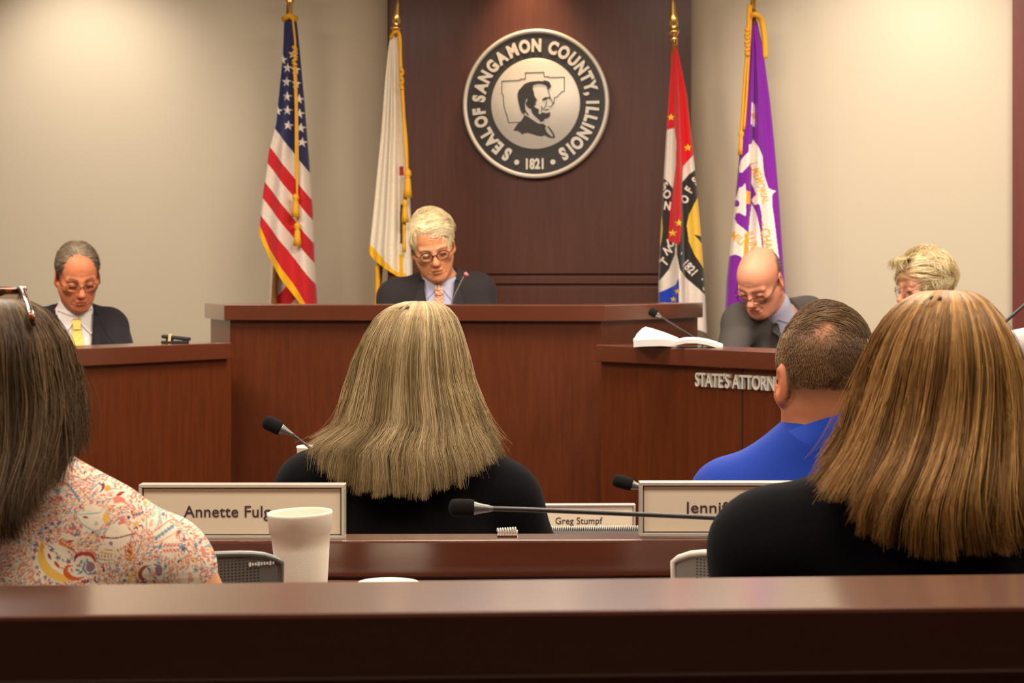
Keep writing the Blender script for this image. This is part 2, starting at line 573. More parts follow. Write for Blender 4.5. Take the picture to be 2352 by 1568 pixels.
def surfnet(D, xs, ys, zs):
    S = D < 0
    n0, n1, n2 = D.shape
    cnt = np.zeros((n0 - 1, n1 - 1, n2 - 1), np.int8)
    for a in (0, 1):
        for b in (0, 1):
            for c in (0, 1):
                cnt += S[a:n0 - 1 + a, b:n1 - 1 + b, c:n2 - 1 + c]
    act = (cnt > 0) & (cnt < 8)
    I, J, K = np.nonzero(act)
    idx = np.full(act.shape, -1, np.int32); idx[I, J, K] = np.arange(len(I))
    P = np.zeros((len(I), 3)); N = np.zeros(len(I))
    cor = [(a, b, c) for a in (0, 1) for b in (0, 1) for c in (0, 1)]
    for a in cor:
        for d in range(3):
            if a[d]: continue
            b = list(a); b[d] = 1
            va = D[I + a[0], J + a[1], K + a[2]]; vb = D[I + b[0], J + b[1], K + b[2]]
            m = (va < 0) != (vb < 0)
            t = np.where(m, va / np.where(m, va - vb, 1), 0)
            pa = np.stack([xs[I + a[0]], ys[J + a[1]], zs[K + a[2]]], 1)
            pb = np.stack([xs[I + b[0]], ys[J + b[1]], zs[K + b[2]]], 1)
            P += np.where(m[:, None], pa + (pb - pa) * t[:, None], 0); N += m
    P /= N[:, None]
    Fs = []
    for d in range(3):
        sl0 = [slice(None)] * 3; sl1 = [slice(None)] * 3
        sl0[d] = slice(0, -1); sl1[d] = slice(1, None)
        a, b = S[tuple(sl0)], S[tuple(sl1)]
        e1, e2 = [(1, 2), (2, 0), (0, 1)][d]
        G = np.array(np.nonzero(a != b)).T
        ok = (G[:, e1] > 0) & (G[:, e2] > 0) & (G[:, e1] < D.shape[e1] - 1) & (G[:, e2] < D.shape[e2] - 1)
        G = G[ok]
        flip = ~a[G[:, 0], G[:, 1], G[:, 2]]
        q = []
        for o1, o2 in ((-1, -1), (0, -1), (0, 0), (-1, 0)):
            H = G.copy(); H[:, e1] += o1; H[:, e2] += o2
            q.append(idx[H[:, 0], H[:, 1], H[:, 2]])
        q = np.stack(q, 1)
        q[flip] = q[flip][:, ::-1]
        Fs.append(q)
    Fq = np.concatenate(Fs)
    return P, Fq[(Fq >= 0).all(1)]


def relax(P, Fq, it=1, lam=0.5):
    for _ in range(it):
        A = np.zeros_like(P); C = np.zeros(len(P))
        for a, b in ((0, 1), (1, 2), (2, 3), (3, 0)):
            for i, j in ((a, b), (b, a)):
                np.add.at(A, Fq[:, i], P[Fq[:, j]]); np.add.at(C, Fq[:, i], 1)
        P = P + lam * (A / np.maximum(C, 1)[:, None] - P)
    return P


def vnormals(P, Fq):
    n = np.cross(P[Fq[:, 2]] - P[Fq[:, 0]], P[Fq[:, 3]] - P[Fq[:, 1]])
    N = np.zeros_like(P)
    for k in range(4): np.add.at(N, Fq[:, k], n)
    return N / (np.linalg.norm(N, axis=1, keepdims=True) + 1e-12)


def strands(name, P, rad, hv, mat, parent, label=None):
    """P (N,K,3): every hair lock a thin three-sided tube; one mesh"""
    N, K, _ = P.shape
    T = np.gradient(P, axis=1); T /= np.linalg.norm(T, axis=2, keepdims=True) + 1e-9
    ref = np.array([0.37, 0.81, 0.45])
    A = np.cross(T, ref); A /= np.linalg.norm(A, axis=2, keepdims=True) + 1e-9
    B = np.cross(T, A)
    R = np.broadcast_to(np.asarray(rad), (N, K))[..., None]
    ring = [P + R * (A * math.cos(q) + B * math.sin(q)) for q in (0, 2.094, 4.189)]
    Vt = np.stack(ring, 2).reshape(-1, 3)
    base = (np.arange(N)[:, None] * K + np.arange(K - 1)[None, :]) * 3
    fs = []
    for k in range(3):
        k2 = (k + 1) % 3
        fs.append(np.stack([base + k, base + k2, base + 3 + k2, base + 3 + k], -1).reshape(-1, 4))
    h = np.repeat(np.broadcast_to(np.asarray(hv), (N, K)).reshape(-1) if np.ndim(hv) == 2 else np.repeat(hv, K), 3)
    return mesh_obj(name, Vt, np.concatenate(fs), mat, parent, True, hv=h, label=label)
# ------------------------------------------------------------------ room shell
def struct(name, mb, mat, **kw):
    o = mb.build(name, mat, None, **kw); o['kind'] = 'structure'; return o


def offset_line(pts, d):
    """offset an open plan polyline by d to its left"""
    pts = [np.array(p[:2], float) for p in pts]; out = []
    for i, p in enumerate(pts):
        ds = []
        if i > 0: ds.append(pts[i] - pts[i - 1])
        if i < len(pts) - 1: ds.append(pts[i + 1] - pts[i])
        ns = [np.array([-q[1], q[0]]) / np.linalg.norm(q) for q in ds]
        n = sum(ns); n /= np.linalg.norm(n)
        out.append(p + n * d / max(0.3, n @ ns[0]))
    return out


def band(mb, pts, d0, d1, z0, z1):
    """solid strip along a plan polyline between two offsets"""
    a = offset_line(pts, d0); b = offset_line(pts, d1)
    for i in range(len(pts) - 1):
        mb.prism([a[i], a[i + 1], b[i + 1], b[i]], z0, z1)
    return mb


# floor in tiers: the well, the seating tiers, and the raised platform behind the bench
fl = MB()
fl.prism([(-5.5, -2.2), (5.5, -2.2), (5.5, 11.5), (-5.5, 11.5)], -0.1, 0.0)
fl.prism([(-5.0, 3.12), (5.0, 3.12), (5.0, 5.2), (-5.0, 5.2)], -0.02, 0.22)
fl.prism([(-5.0, 1.95), (5.0, 1.95), (5.0, 3.12), (-5.0, 3.12)], -0.02, 0.32)
fl.prism([(-5.0, -2.0), (5.0, -2.0), (5.0, 1.95), (-5.0, 1.95)], -0.02, 0.45)
fl.prism([(-2.6, 6.3), (-1.75, 6.35), (-1.25, 7.1), (-0.9, 7.0), (0.30, 6.85), (0.62, 6.75), (1.65, 5.45), (3.9, 5.45), (3.6, 8.0), (-3.6, 9.4)], -0.02, 0.5)
struct('floor', fl, M['carpet'], smooth=False)
ce = MB(); ce.prism([(-5.5, -2.2), (5.5, -2.2), (5.5, 11.5), (-5.5, 11.5)], CEIL, CEIL + 0.1)
struct('ceiling', ce, M['ceiling'], smooth=False)

uL, _ = hit(890, 300); uR, _ = hit(1588, 300)
# walnut panel with two grooves low down (photo rows 632 and 655)
_, zg1 = hit(1300, 632); _, zg2 = hit(1300, 655)
pn = MB()


def rbox(mb, u0, u1, w0, w1, z0, z1):
    P = [RW(u0, w0, 0), RW(u1, w0, 0), RW(u1, w1, 0), RW(u0, w1, 0)]
    mb.prism([(p[0], p[1]) for p in P], z0, z1)


for z0, z1 in ((0.0, zg2 - 0.006), (zg2 + 0.006, zg1 - 0.006), (zg1 + 0.006, CEIL)):
    rbox(pn, uL - 0.05, uR + 0.05, 0.0, 0.06, z0, z1)
rbox(pn, uL - 0.05, uR + 0.05, 0.014, 0.08, 0.0, CEIL)
struct('wall_panel', pn, M['panel'], smooth=False, bevel=0.003)


def beige_wall(name, u0, u1, side):
    """painted wall in front of the panel, its end rounded back to the panel"""
    r = 0.26; mb = MB(); pts = []
    e = u1 if side < 0 else u0
    arc = [(e + side * (r - r * math.sin(a)), -r + (r - r * math.cos(a))) for a in np.linspace(math.pi / 2, 0, 14)]
    far = u0 if side < 0 else u1
    poly = arc + [(far, -r), (far, 0.1), (e, 0.1)]
    poly = [tuple(RW(u, w, 0)[:2]) for u, w in poly]
    mb.prism(poly, 0, CEIL)
    return struct(name, mb, M['wall'], smooth=False)


uRR, _ = hit(2325, 300, -0.26)
wl = beige_wall('wall_back_left', -4.6, uL, -1)
wr = beige_wall('wall_back_right', uR, 4.4, 1)
for o in (wl, wr):
    o.data.polygons.foreach_set('use_smooth', [len(p.vertices) == 4 for p in o.data.polygons])
    es = o.modifiers.new('split', 'EDGE_SPLIT'); es.split_angle = math.radians(25)
# red wood pilaster at the right edge of the photo
rp_ = MB(); rbox(rp_, uRR, uRR + 0.55, -0.30, -0.262, 0, CEIL)
struct('trim_1', rp_, M['redwood'], smooth=False, bevel=0.002)
sw = MB(); sw.prism([(-5.5, -2.2), (-5.3, -2.2), (-5.3, 11.5), (-5.5, 11.5)], 0, CEIL); struct('wall_left', sw, M['wall'], smooth=False)
sw = MB(); sw.prism([(5.3, -2.2), (5.5, -2.2), (5.5, 11.5), (5.3, 11.5)], 0, CEIL); struct('wall_right', sw, M['wall'], smooth=False)
sw = MB(); sw.prism([(-5.3, -2.2), (5.3, -2.2), (5.3, -2.0), (-5.3, -2.0)], 0, CEIL); struct('wall_rear', sw, M['panel'], smooth=False)

# ------------------------------------------------------------------ bench and desks
CAPT = 0.055


def desk(name, label, pts, ztop, depth, zbase, inset=0.022, group=None, wdepth=0.0, wz=0.0, seams=(), cut=None):
    """wood front under a thick overhanging ledge; optional lower work surface behind it"""
    c = np.mean([np.array(p) for p in pts], 0)
    t = thing(name, label, 'desk', (c[0], c[1], zbase))
    cp = MB(); band(cp, pts, 0, depth, ztop - CAPT, ztop)
    if len(pts) > 2:                                           # mitred run: weld the segments
        cp = MB(); a = offset_line(pts, 0); b = offset_line(pts, depth)
        cp.prism(list(a) + list(b)[::-1], ztop - CAPT, ztop)
    cp.build('ledge', M['woodh'], t, smooth=False, bevel=0.003)
    fr = MB(); a = offset_line(pts, inset); b = offset_line(pts, inset + 0.035)
    if cut is not None:
        dd = np.array(pts[-1]) - np.array(pts[-2]); dd /= np.linalg.norm(dd)
        a[-1] = a[-1] + dd * .022; b[-1] = b[-1] + dd * .022
    fr.prism(list(a) + list(b)[::-1], zbase, ztop - CAPT)
    fr.build('front_panel', M['wood'], t, smooth=False)
    sh = MB(); a = offset_line(pts, inset + 0.01); b = offset_line(pts, inset + 0.03)
    if wdepth:
        ws = MB(); a = offset_line(pts, inset + 0.035); b = offset_line(pts, inset + wdepth)
        ws.prism(list(a) + list(b)[::-1], wz - 0.03, wz)
        ws.build('work_surface', M['woodh'], t, smooth=False, bevel=0.003)
    return t


def XY(px, y): return ((px - CX) / F * y, y)


ZB = CZ - 0.08
dais_pts = [XY(470, 7.27), XY(515, 6.85), XY(1389, 6.65), XY(1615, 7.40)]
dais = desk('judge_bench', 'tall cherry wood bench in the middle under the round seal, white haired man behind it', dais_pts, ZB, 0.20, 0.0, wdepth=0.62, wz=1.24)
ZS = CZ - 0.207
lp = [XY(533, 6.75), XY(150, 6.07)]
dv = np.array(lp[1]) - np.array(lp[0])
lp = [tuple(np.array(lp[0]) + dv * 2.2), lp[0]]
ldesk = desk('side_desk', 'lower cherry wood desk on the left, in front of the man with the yellow tie', lp, ZS, 0.22, 0.0, wdepth=0.6, wz=1.22, cut=(-0.05, -0.07))
rp = [XY(1368, 6.5), XY(1770, 5.88)]
dv = np.array(rp[1]) - np.array(rp[0])
rp = [rp[0], tuple(np.array(rp[0]) + dv * 1.33), tuple(np.array(rp[0]) + dv * 2.35)]
rdesk = desk('side_desk', 'lower cherry wood desk on the right with raised silver lettering on its front', rp, ZS, 0.22, 0.0, wdepth=0.6, wz=1.22)
# vertical joint of the right desk front (photo column 1705) and its raised lettering
rd = np.array(rp[1]) - np.array(rp[0]); rd /= np.linalg.norm(rd)
rn = np.array([rd[1], -rd[0]])                                  # towards the seats
o0 = np.array(rp[0]) - rn * 0.022


def on_rdesk(px):
    tx = (px - CX) / F                                         # sight line x = tx*y with the front plane
    A = np.array([[rd[0], -tx], [rd[1], -1.0]])
    s, y = np.linalg.solve(A, -o0)
    return s, y


s1, y1 = on_rdesk(1705)
g = MB(); mt = frame_mtx(np.array([*(o0 + rd * s1), 0]), V3(*rd, 0), V3(0, 0, 1), V3(*rn, 0))
g.box((0, (ZS - CAPT) / 2, 0.0005), (0.005, ZS - CAPT, 0.001), mt)
g.build('panel_joint', M['black'], rdesk, smooth=False)
sL, yL = on_rdesk(1602); sR, yR = on_rdesk(1768)
zt = CZ - (854 - HY) / F * yL; zb = CZ - (886 - HY) / F * yL
tv, tf = text_mesh("STATE'S ATTORNEY", 0.5, 0.012, 0.74, 0.98)
w10 = text_mesh("STATE'S ATTOR", 0.5, 0.012, 0.74, 0.98)[0][:, 0].max()
hs = (zt - zb) / 0.72; ws_ = (sR - sL) / w10
lt = MB()
for v_ in [0]:
    vv = [np.array([p[0] * ws_, p[1] * hs, (p[2] + 0.5) * 0.012]) for p in tv]
    lt.add(vv, tf, frame_mtx(np.array([*(o0 + rd * sL), zb]), V3(*rd, 0), V3(0, 0, 1), V3(*rn, 0)))
lt.build('desk_lettering', M['silver'], rdesk, smooth=False, label='raised silver capital letters on the desk front')

# front rail (nearest the camera)
def quad_desk(name, label, near, far, ztop, zbase, panel_in=0.03, work=None):
    c = np.mean(np.array(near + far), 0)
    t = thing(name, label, 'desk', (c[0], c[1], zbase))
    mb = MB(); mb.prism([near[0], near[1], far[1], far[0]], ztop - 0.057, ztop)
    mb.build('ledge', M['woodh'], t, smooth=False, bevel=0.004)
    n0, n1 = np.array(near[0]) + (0, panel_in), np.array(near[1]) + (0, panel_in)
    mb = MB(); mb.prism([n0, n1, n1 + (0, 0.04), n0 + (0, 0.04)], zbase, ztop - 0.057)
    mb.build('front_panel', M['wood'], t, smooth=False)
    if work:
        y0, y1, z = work
        mb = MB(); mb.prism([(near[0][0], y0), (near[1][0], y0), (near[1][0], y1), (near[0][0], y1)], z - 0.03, z)
        mb.build('work_surface', M['woodh'], t, smooth=False, bevel=0.003)
    return t


def lineY(px, y0, y1, h, px0=0.0, px1=2352.0):
    y = y0 + (y1 - y0) * (px - px0) / (px1 - px0)
    return XY(px, h * F / (y - HY))


h = 0.276
frail = quad_desk('front_rail_desk', 'near dark cherry wood rail across the bottom of the photo',
                  [lineY(-500, 1415, 1392, h), lineY(2850, 1415, 1392, h)], [lineY(-500, 1343, 1317, h), lineY(2850, 1343, 1317, h)], CZ - h, 0.45)
h = 0.384; ZM = CZ - h
mdesk = quad_desk('middle_row_desk', 'cherry wood desk behind the white cup with the two large name plates on its ledge',
                  [lineY(-900, 1244, 1236, h), lineY(3250, 1244, 1236, h)], [lineY(-900, 1226.5, 1223, h), lineY(3250, 1226.5, 1223, h)], ZM, 0.32,
                  panel_in=0.02, work=(2.60, 2.925, 1.164))
ZA = 0.971
adesk = quad_desk('front_row_desk', 'low wooden desk in front of the blonde woman, small name plate on it',
                  [(-1.9, 4.25), (1.15, 4.25)], [(-1.9, 5.10), (1.15, 5.10)], ZA, 0.22, panel_in=0.84)


# ------------------------------------------------------------------ things on the desks
def name_plate(label, px0, px1, ytop, ybot, y, text, tx0, tx1, tbase, tcap, yaw=0.0):
    """framed plate leaning a little back; face text placed where the photo has it"""
    z0 = CZ - (ybot - HY) / F * y; z1 = CZ - (ytop - HY) / F * y
    x0, x1 = (px0 - CX) / F * y, (px1 - CX) / F * y
    w, hh = x1 - x0, z1 - z0
    t = thing('name_plate', label, 'name plate', ((x0 + x1) / 2, y, z0), group=None)
    c, s = math.cos(yaw), math.sin(yaw)
    m = frame_mtx(np.array([(x0 + x1) / 2, y, z0]), V3(c, s, 0), V3(0, 0, 1), V3(s, -c, 0))     # local: x right, y up, z to the seats
    mb = MB(); mb.box((0, hh / 2, -0.012), (w - 0.006, hh - 0.006, 0.020), m)
    mb.build('plate_core', M['plate'], t, smooth=False)
    fr = MB(); b = 0.005
    for cx_, cy_, sx, sy in ((0, hh - b / 2, w, b), (0, b / 2, w, b), (-w / 2 + b / 2, hh / 2, b, hh - 2 * b), (w / 2 - b / 2, hh / 2, b, hh - 2 * b)):
        fr.box((cx_, cy_, -0.012), (sx, sy, 0.030), m)
    fr.build('plate_frame', M['frame'], t, smooth=False, bevel=0.001)
    ln = MB(); q = b + 0.0006
    for cx_, cy_, sx, sy in ((0, hh - q - .0006, w - 2 * b, .0012), (0, q + .0006, w - 2 * b, .0012), (-w / 2 + q + .0006, hh / 2, .0012, hh - 2 * b), (w / 2 - q - .0006, hh / 2, .0012, hh - 2 * b)):
        ln.box((cx_, cy_, -0.0015), (sx, sy, 0.0008), m)
    ln.build('inner_line', M['ink'], t, smooth=False)
    v, f = text_mesh(text[0], 0.5, 0.004, 1.0, 1.03)
    vis = text_mesh(text[1], 0.5, 0.004, 1.0, 1.03)[0][:, 0].max()
    sx = (tx1 - tx0) / F * y / vis; sy = (tbase - tcap) / F * y / 0.73
    lx = (tx0 - CX) / F * y - (x0 + x1) / 2; ly = CZ - (tbase - HY) / F * y - z0
    tb = MB(); tb.add([np.array([lx + p[0] * sx, ly + p[1] * sy, -0.0018 + (p[2] + .5) * 0.0008]) for p in v], f, m)
    tb.build('plate_lettering', M['ink'], t, smooth=False, label='dark printed name')
    return t


name_plate('large framed name plate behind the white cup, left end hidden by the floral blouse', 319, 792, 1112, 1237, 2.985,
           ('Annette Fulg', 'Annette Fulg'), 422, 621, 1187, 1160)
name_plate('large framed name plate beside the black sweater woman, crossed by the long microphone', 1469, 1941, 1107, 1231, 2.995,
           ('Jennifer', 'Jennife'), 1575, 1688, 1177, 1151)
name_plate('small distant name plate on the front row desk, right of the blonde woman', 1172, 1460, 1158, 1243, 4.90,
           ('Greg Stumpf', 'Greg Stumpf'), 1275, 1384, 1203, 1187, yaw=0.03)

# styrofoam cup
yc = 2.79; zr = CZ - (1174 - HY) / F * yc
cup = thing('foam_cup', 'white styrofoam cup in front of the left name plate', 'cup', (*XY(696, yc), 1.164))
R0 = 75 / F * yc; hC = zr - 1.164
pr = [(R0 * 0.70, 0), (R0 * 0.735, hC * 0.05), (R0 * 0.80, hC * 0.28), (R0 * 0.862, hC * 0.55), (R0 * 0.905, hC * 0.755), (R0 * 0.955, hC * 0.762), (R0 * 0.985, hC * 0.95),
      (R0 * 1.0, hC * 0.965), (R0 * 1.0, hC * 0.985), (R0 * 0.985, hC), (R0 * 0.965, hC), (R0 * 0.95, hC * 0.97), (R0 * 0.87, hC * 0.7), (R0 * 0.70, hC * 0.1), (0.001, hC * 0.09)]
cb = MB(); tilt = np.eye(4); tilt[:3, :3] = Ry(-2.2) @ Rx(1.5)
cb.lathe(pr, 64, tilt)
cb.build('cup_body', M['foam'], cup, local=True)
# foam lid or plate lying low on the work surface
lid = MB()
mt = np.eye(4); mt[:3, :3] = Rx(0); mt[:3, 3] = (*XY(892, 2.72), 1.164)
rr = 88 / F * 2.72
lid.lathe([(rr, 0.0), (rr, 0.003), (rr * .97, 0.005), (rr * .93, 0.012), (rr * .88, 0.0235), (rr * .80, 0.0272), (rr * .76, 0.0278), (rr * .70, 0.0262), (0.001, 0.0260)], 56, mt)
props(lid.build('foam_plate', M['foam'], None), 'upturned white foam plate just showing above the near rail, right of the cup', 'plate')


# microphones
def mic(label, pts, foam_end, foam_len, foam_r, stem_r, base_at, base_kind='round', ring=None):
    """gooseneck: pts runs base -> head; the foam sits at the end"""
    t = thing('gooseneck_microphone', label, 'microphone', base_at)
    path = smoothpath(pts, 10)
    n = len(path)
    rad = [stem_r * (1.9 if i < 6 else 1.35 if i < 9 else 1.0) for i in range(n)]
    MB().tube(path, rad, 10).build('gooseneck', M['darkmetal'] if ring is None else M['greymetal'], t)
    d = np.asarray(pts[-1], float) - np.asarray(path[-3], float); d /= np.linalg.norm(d)
    up = V3(0, 0, 1) if abs(d[2]) < .9 else V3(1, 0, 0)
    x = np.cross(up, d); x /= np.linalg.norm(x)
    m = frame_mtx(np.asarray(pts[-1], float), x, np.cross(d, x), d)
    L, r = foam_len, foam_r
    MB().lathe([(stem_r, -L * .75), (stem_r * 1.5, -L * .55), (r * .55, -L * .2), (r * .72, 0.0), (r * .72, L * .15)], 20, m).build('capsule_holder', M['greymetal'], t)
    fb = MB().lathe([(r * .6, L * .0), (r * .93, L * .03), (r, L * .2), (r * 1.0, L * .7), (r * .93, L * .88), (r * .7, L * .98), (r * .25, L * 1.03), (0.0005, L * 1.035)], 24, m)
    fb.build('foam_windscreen', M['foamblack'] if ring is None else ring, t)
    b = MB(); bm = np.eye(4); bm[:3, 3] = base_at
    b.lathe([(0.05, 0), (0.052, 0.006), (0.045, 0.018), (0.018, 0.024), (0.012, 0.034), (stem_r * 2, 0.036)], 28, bm)
    b.build('microphone_base', M['black'], t)
    return t


yn = 2.72
mic('long gooseneck microphone lying almost level across the centre foreground',
    [V3(*XY(1800, 2.74), 1.198), Q(1775, 1215, 2.74), Q(1700, 1196, 2.73), Q(1660, 1190, yn), Q(1400, 1178, yn), Q(1200, 1170, yn), Q(1090, 1167, yn)], None,
    0.034, 0.0125, 0.0033, V3(*XY(1800, 2.74), 1.164))
mic('gooseneck microphone whose black foam tip rises above the left shoulder of the blonde woman',
    [V3(*XY(740, 4.5), ZA + .03), Q(735, 1090, 4.5), Q(716, 1035, 4.5), Q(690, 1012, 4.5), Q(668, 996, 4.5), Q(646, 985, 4.5)], None,
    0.043, 0.0165, 0.0032, V3(*XY(740, 4.5), ZA))
mic('gooseneck microphone whose black foam tip peeks out left of the right name plate',
    [V3(*XY(1545, 4.5), ZA + .03), Q(1540, 1180, 4.5), Q(1515, 1140, 4.5), Q(1480, 1124, 4.5), Q(1462, 1116, 4.5), Q(1452, 1113, 4.5)], None,
    0.044, 0.0150, 0.0032, V3(*XY(1545, 4.5), ZA))
M['redlight'] = mat_plain('red_indicator', lin(226, 104, 108), 0.4)
mic('thin gooseneck microphone with a red tip before the white haired man',
    [V3(*XY(1030, 6.98), 1.275), Q(1034, 740, 6.98), Q(1040, 690, 6.98), Q(1052, 662, 6.98), Q(1064, 638, 6.98), Q(1069, 632, 6.98)], None,
    0.010, 0.0085, 0.0026, V3(*XY(1030, 6.98), 1.24), ring=M['redlight'])
mic('gooseneck microphone on the right desk leaning left over the open book',
    [V3(*XY(1628, 6.45), ZS - .145), Q(1618, 800, 6.45), Q(1595, 776, 6.45), Q(1560, 754, 6.45), Q(1525, 732, 6.45), Q(1508, 722, 6.45)], None,
    0.026, 0.0140, 0.0034, V3(*XY(1628, 6.45), 1.22))
mic('gooseneck microphone at the right edge before the red pilaster',
    [V3(*XY(2262, 5.75), 1.25), Q(2270, 780, 5.75), Q(2300, 747, 5.75), Q(2350, 703, 5.75), Q(2400, 660, 5.75), Q(2412, 650, 5.75)], None,
    0.034, 0.0145, 0.0050, V3(*XY(2262, 5.75), 1.22))

# open book on the right desk
bk = thing('open_book', 'thick open white book lying on the right desk, one page curling up', 'book', (*XY(1555, 6.42), ZS))
yb = 6.22


def page_block(name, prof_l, prof_r, y0, y1, thick):
    """profile along x (pixels, at depth yb) of the top surface, extruded in depth"""
    pts = [((p - CX) / F * yb, CZ - (r - HY) / F * yb) for p, r in prof_l]
    mb = MB(); n = len(pts); v = []; f = []
    for yy in (y0, y1):
        for x, z in pts: v.append((x * yy / yb, yy, max(z, ZS + .002)))
        for x, z in pts: v.append((x * yy / yb, yy, max(z - thick, ZS + .001)))
    for i in range(n - 1):
        f += [(i, i + 1, 2 * n + i + 1, 2 * n + i)[::-1], (n + i, n + i + 1, 3 * n + i + 1, 3 * n + i), (i, n + i, n + i + 1, i + 1), (2 * n + i, 2 * n + i + 1, 3 * n + i + 1, 3 * n + i)]
    f += [(0, 2 * n, 3 * n, n), (n - 1, 2 * n - 1, 4 * n - 1, 3 * n - 1)]
    mb.add(v, f); return mb


page_block('page_block', [(1455, 781), (1480, 779), (1520, 778), (1550, 780), (1560, 784)], None, yb, yb + 0.20, 0.022).build('page_block', M['paper'], bk, smooth=False)
page_block('page_block', [(1552, 783), (1575, 778), (1600, 778), (1625, 782), (1645, 788), (1660, 794)], None, yb - 0.05, yb + 0.18, 0.012).build('page_block', M['paper'], bk, smooth=False)
pg_ = [(1454, 784), (1462, 769), (1474, 757), (1482, 752.5), (1500, 757), (1530, 767), (1558, 778), (1558, 784)]
mb = MB(); A_ = [Q(a, b, yb + .06) for a, b in pg_]; B_ = [Q(a, b, yb + .06) + V3(0.004, .05, .002) for a, b in pg_]; n_ = len(A_)
mb.add(A_ + B_, [tuple(range(n_)), tuple(range(2 * n_ - 1, n_ - 1, -1))] + [(i, n_ + i, n_ + (i + 1) % n_, (i + 1) % n_) for i in range(n_)])
mb.build('fanned_pages', M['paper'], bk, smooth=False)
# loose folder behind it, and a dark stapler on the left desk
st = thing('stapler', 'small black stapler with a tan band on the left desk', 'stapler', (*XY(405, 6.72), ZS))
ys = 6.66
ax_ = Q(437, 778, ys) - Q(372, 771, ys); L_ = np.linalg.norm(ax_); ax_ /= L_
mS = frame_mtx(Q(372, 772, ys), ax_, V3(0, 1, 0), np.cross(ax_, V3(0, 1, 0)))
MB().box((L_ / 2, 0, 0), (L_, 0.03, 0.012), mS).build('stapler_arm', M['black'], st, smooth=False, bevel=0.004)
MB().box((L_ * .30, 0, -0.004), (0.009, 0.033, 0.027), mS).build('tan_band', mat_plain('tan_band', lin(222, 186, 130), 0.4), st, smooth=False, bevel=0.001)
mb = MB(); bx = XY(402, ys)
mb.box((bx[0], ys, ZS + 0.004), (0.088, 0.034, 0.008)); mb.box((bx[0] - 0.018, ys, ZS + 0.011), (0.022, 0.026, 0.014)); mb.box((bx[0] + .034, ys, ZS + 0.008), (0.014, 0.024, 0.010))
mb.build('stapler_base', M['black'], st, smooth=False, bevel=0.002)


# spiral bound packets
def coil(mb, a, b, r, n, wire):
    a = np.asarray(a); b = np.asarray(b); d = (b - a) / n
    pts = []
    ex = d / np.linalg.norm(d); ez = V3(0, 0, 1); ey = np.cross(ez, ex)
    for i in range(n * 10 + 1):
        q = 2 * math.pi * i / 10
        pts.append(a + d * (i / 10) + ey * r * math.cos(q) + ez * r * math.sin(q))
    mb.tube(pts, wire, 4)


yk = 4.52
zk = CZ - (1214.5 - HY) / F * yk
bd = MB(); x0, x1 = XY(1190, yk)[0], XY(1560, yk)[0]
bd.box(((x0 + x1) / 2, yk - 0.115, (ZA + zk - .012) / 2), (x1 - x0, 0.25, zk - .012 - ZA))
props(bd.build('ring_binder', M['black'], None, smooth=False, bevel=0.004), 'thick black binder under the spiral bound packet by the small name plate', 'binder')
sp = thing('spiral_packet', 'spiral bound packet with a row of fine rings left of the right name plate', 'notebook', ((x0 + x1) / 2, yk - .115, zk - .012))
MB().box(((x0 + x1) / 2, yk - .115, zk - .008), (x1 - x0 - .006, 0.215, 0.007)).build('pages', M['paper'], sp, smooth=False)
MB().box(((x0 + x1) / 2, yk - .115, zk - .0035), (x1 - x0 - .004, 0.219, 0.0016)).build('cover', M['black'], sp, smooth=False)
cl = MB(); coil(cl, Q(1200, 1217, yk), Q(1556, 1213.5, yk), 0.0080, 84, 0.0010); cl.build('wire_coil', M['silver'], sp)
rb_ = MB(); rb_.tube([Q(1200, 1217, yk + .002), Q(1556, 1213.5, yk + .002)], 0.0045, 8); rb_.build('pages_edge', M['black'], sp)
yp = 3.038; zp = ZM + 0.006
np_ = thing('spiral_notepad', 'small spiral notepad on the ledge at the centre, below the microphone tip', 'notebook', (*XY(1165, yp), ZM))
MB().box((XY(1165, yp)[0], yp - .02, ZM + .0015), (0.030, 0.034, 0.0026)).build('pad', M['woodh'], np_, smooth=False)
cl = MB(); coil(cl, Q(1142, 1221, yp), Q(1188, 1218, yp), 0.0052, 8, 0.0012); cl.build('wire_coil', M['silver'], np_)
pc = MB()
bm = np.eye(4); bm[:3, 3] = (*XY(719, 4.75), ZA)
pc.lathe([(0.028, 0), (0.03, 0.004), (0.038, 0.232), (0.040, 0.235), (0.038, 0.238), (0.035, 0.232), (0.026, 0.01), (0.001, 0.008)], 32, bm)
props(pc.build('paper_cup', M['foam'], None), 'tall white cup mostly hidden behind the left shoulder of the blonde woman', 'cup')


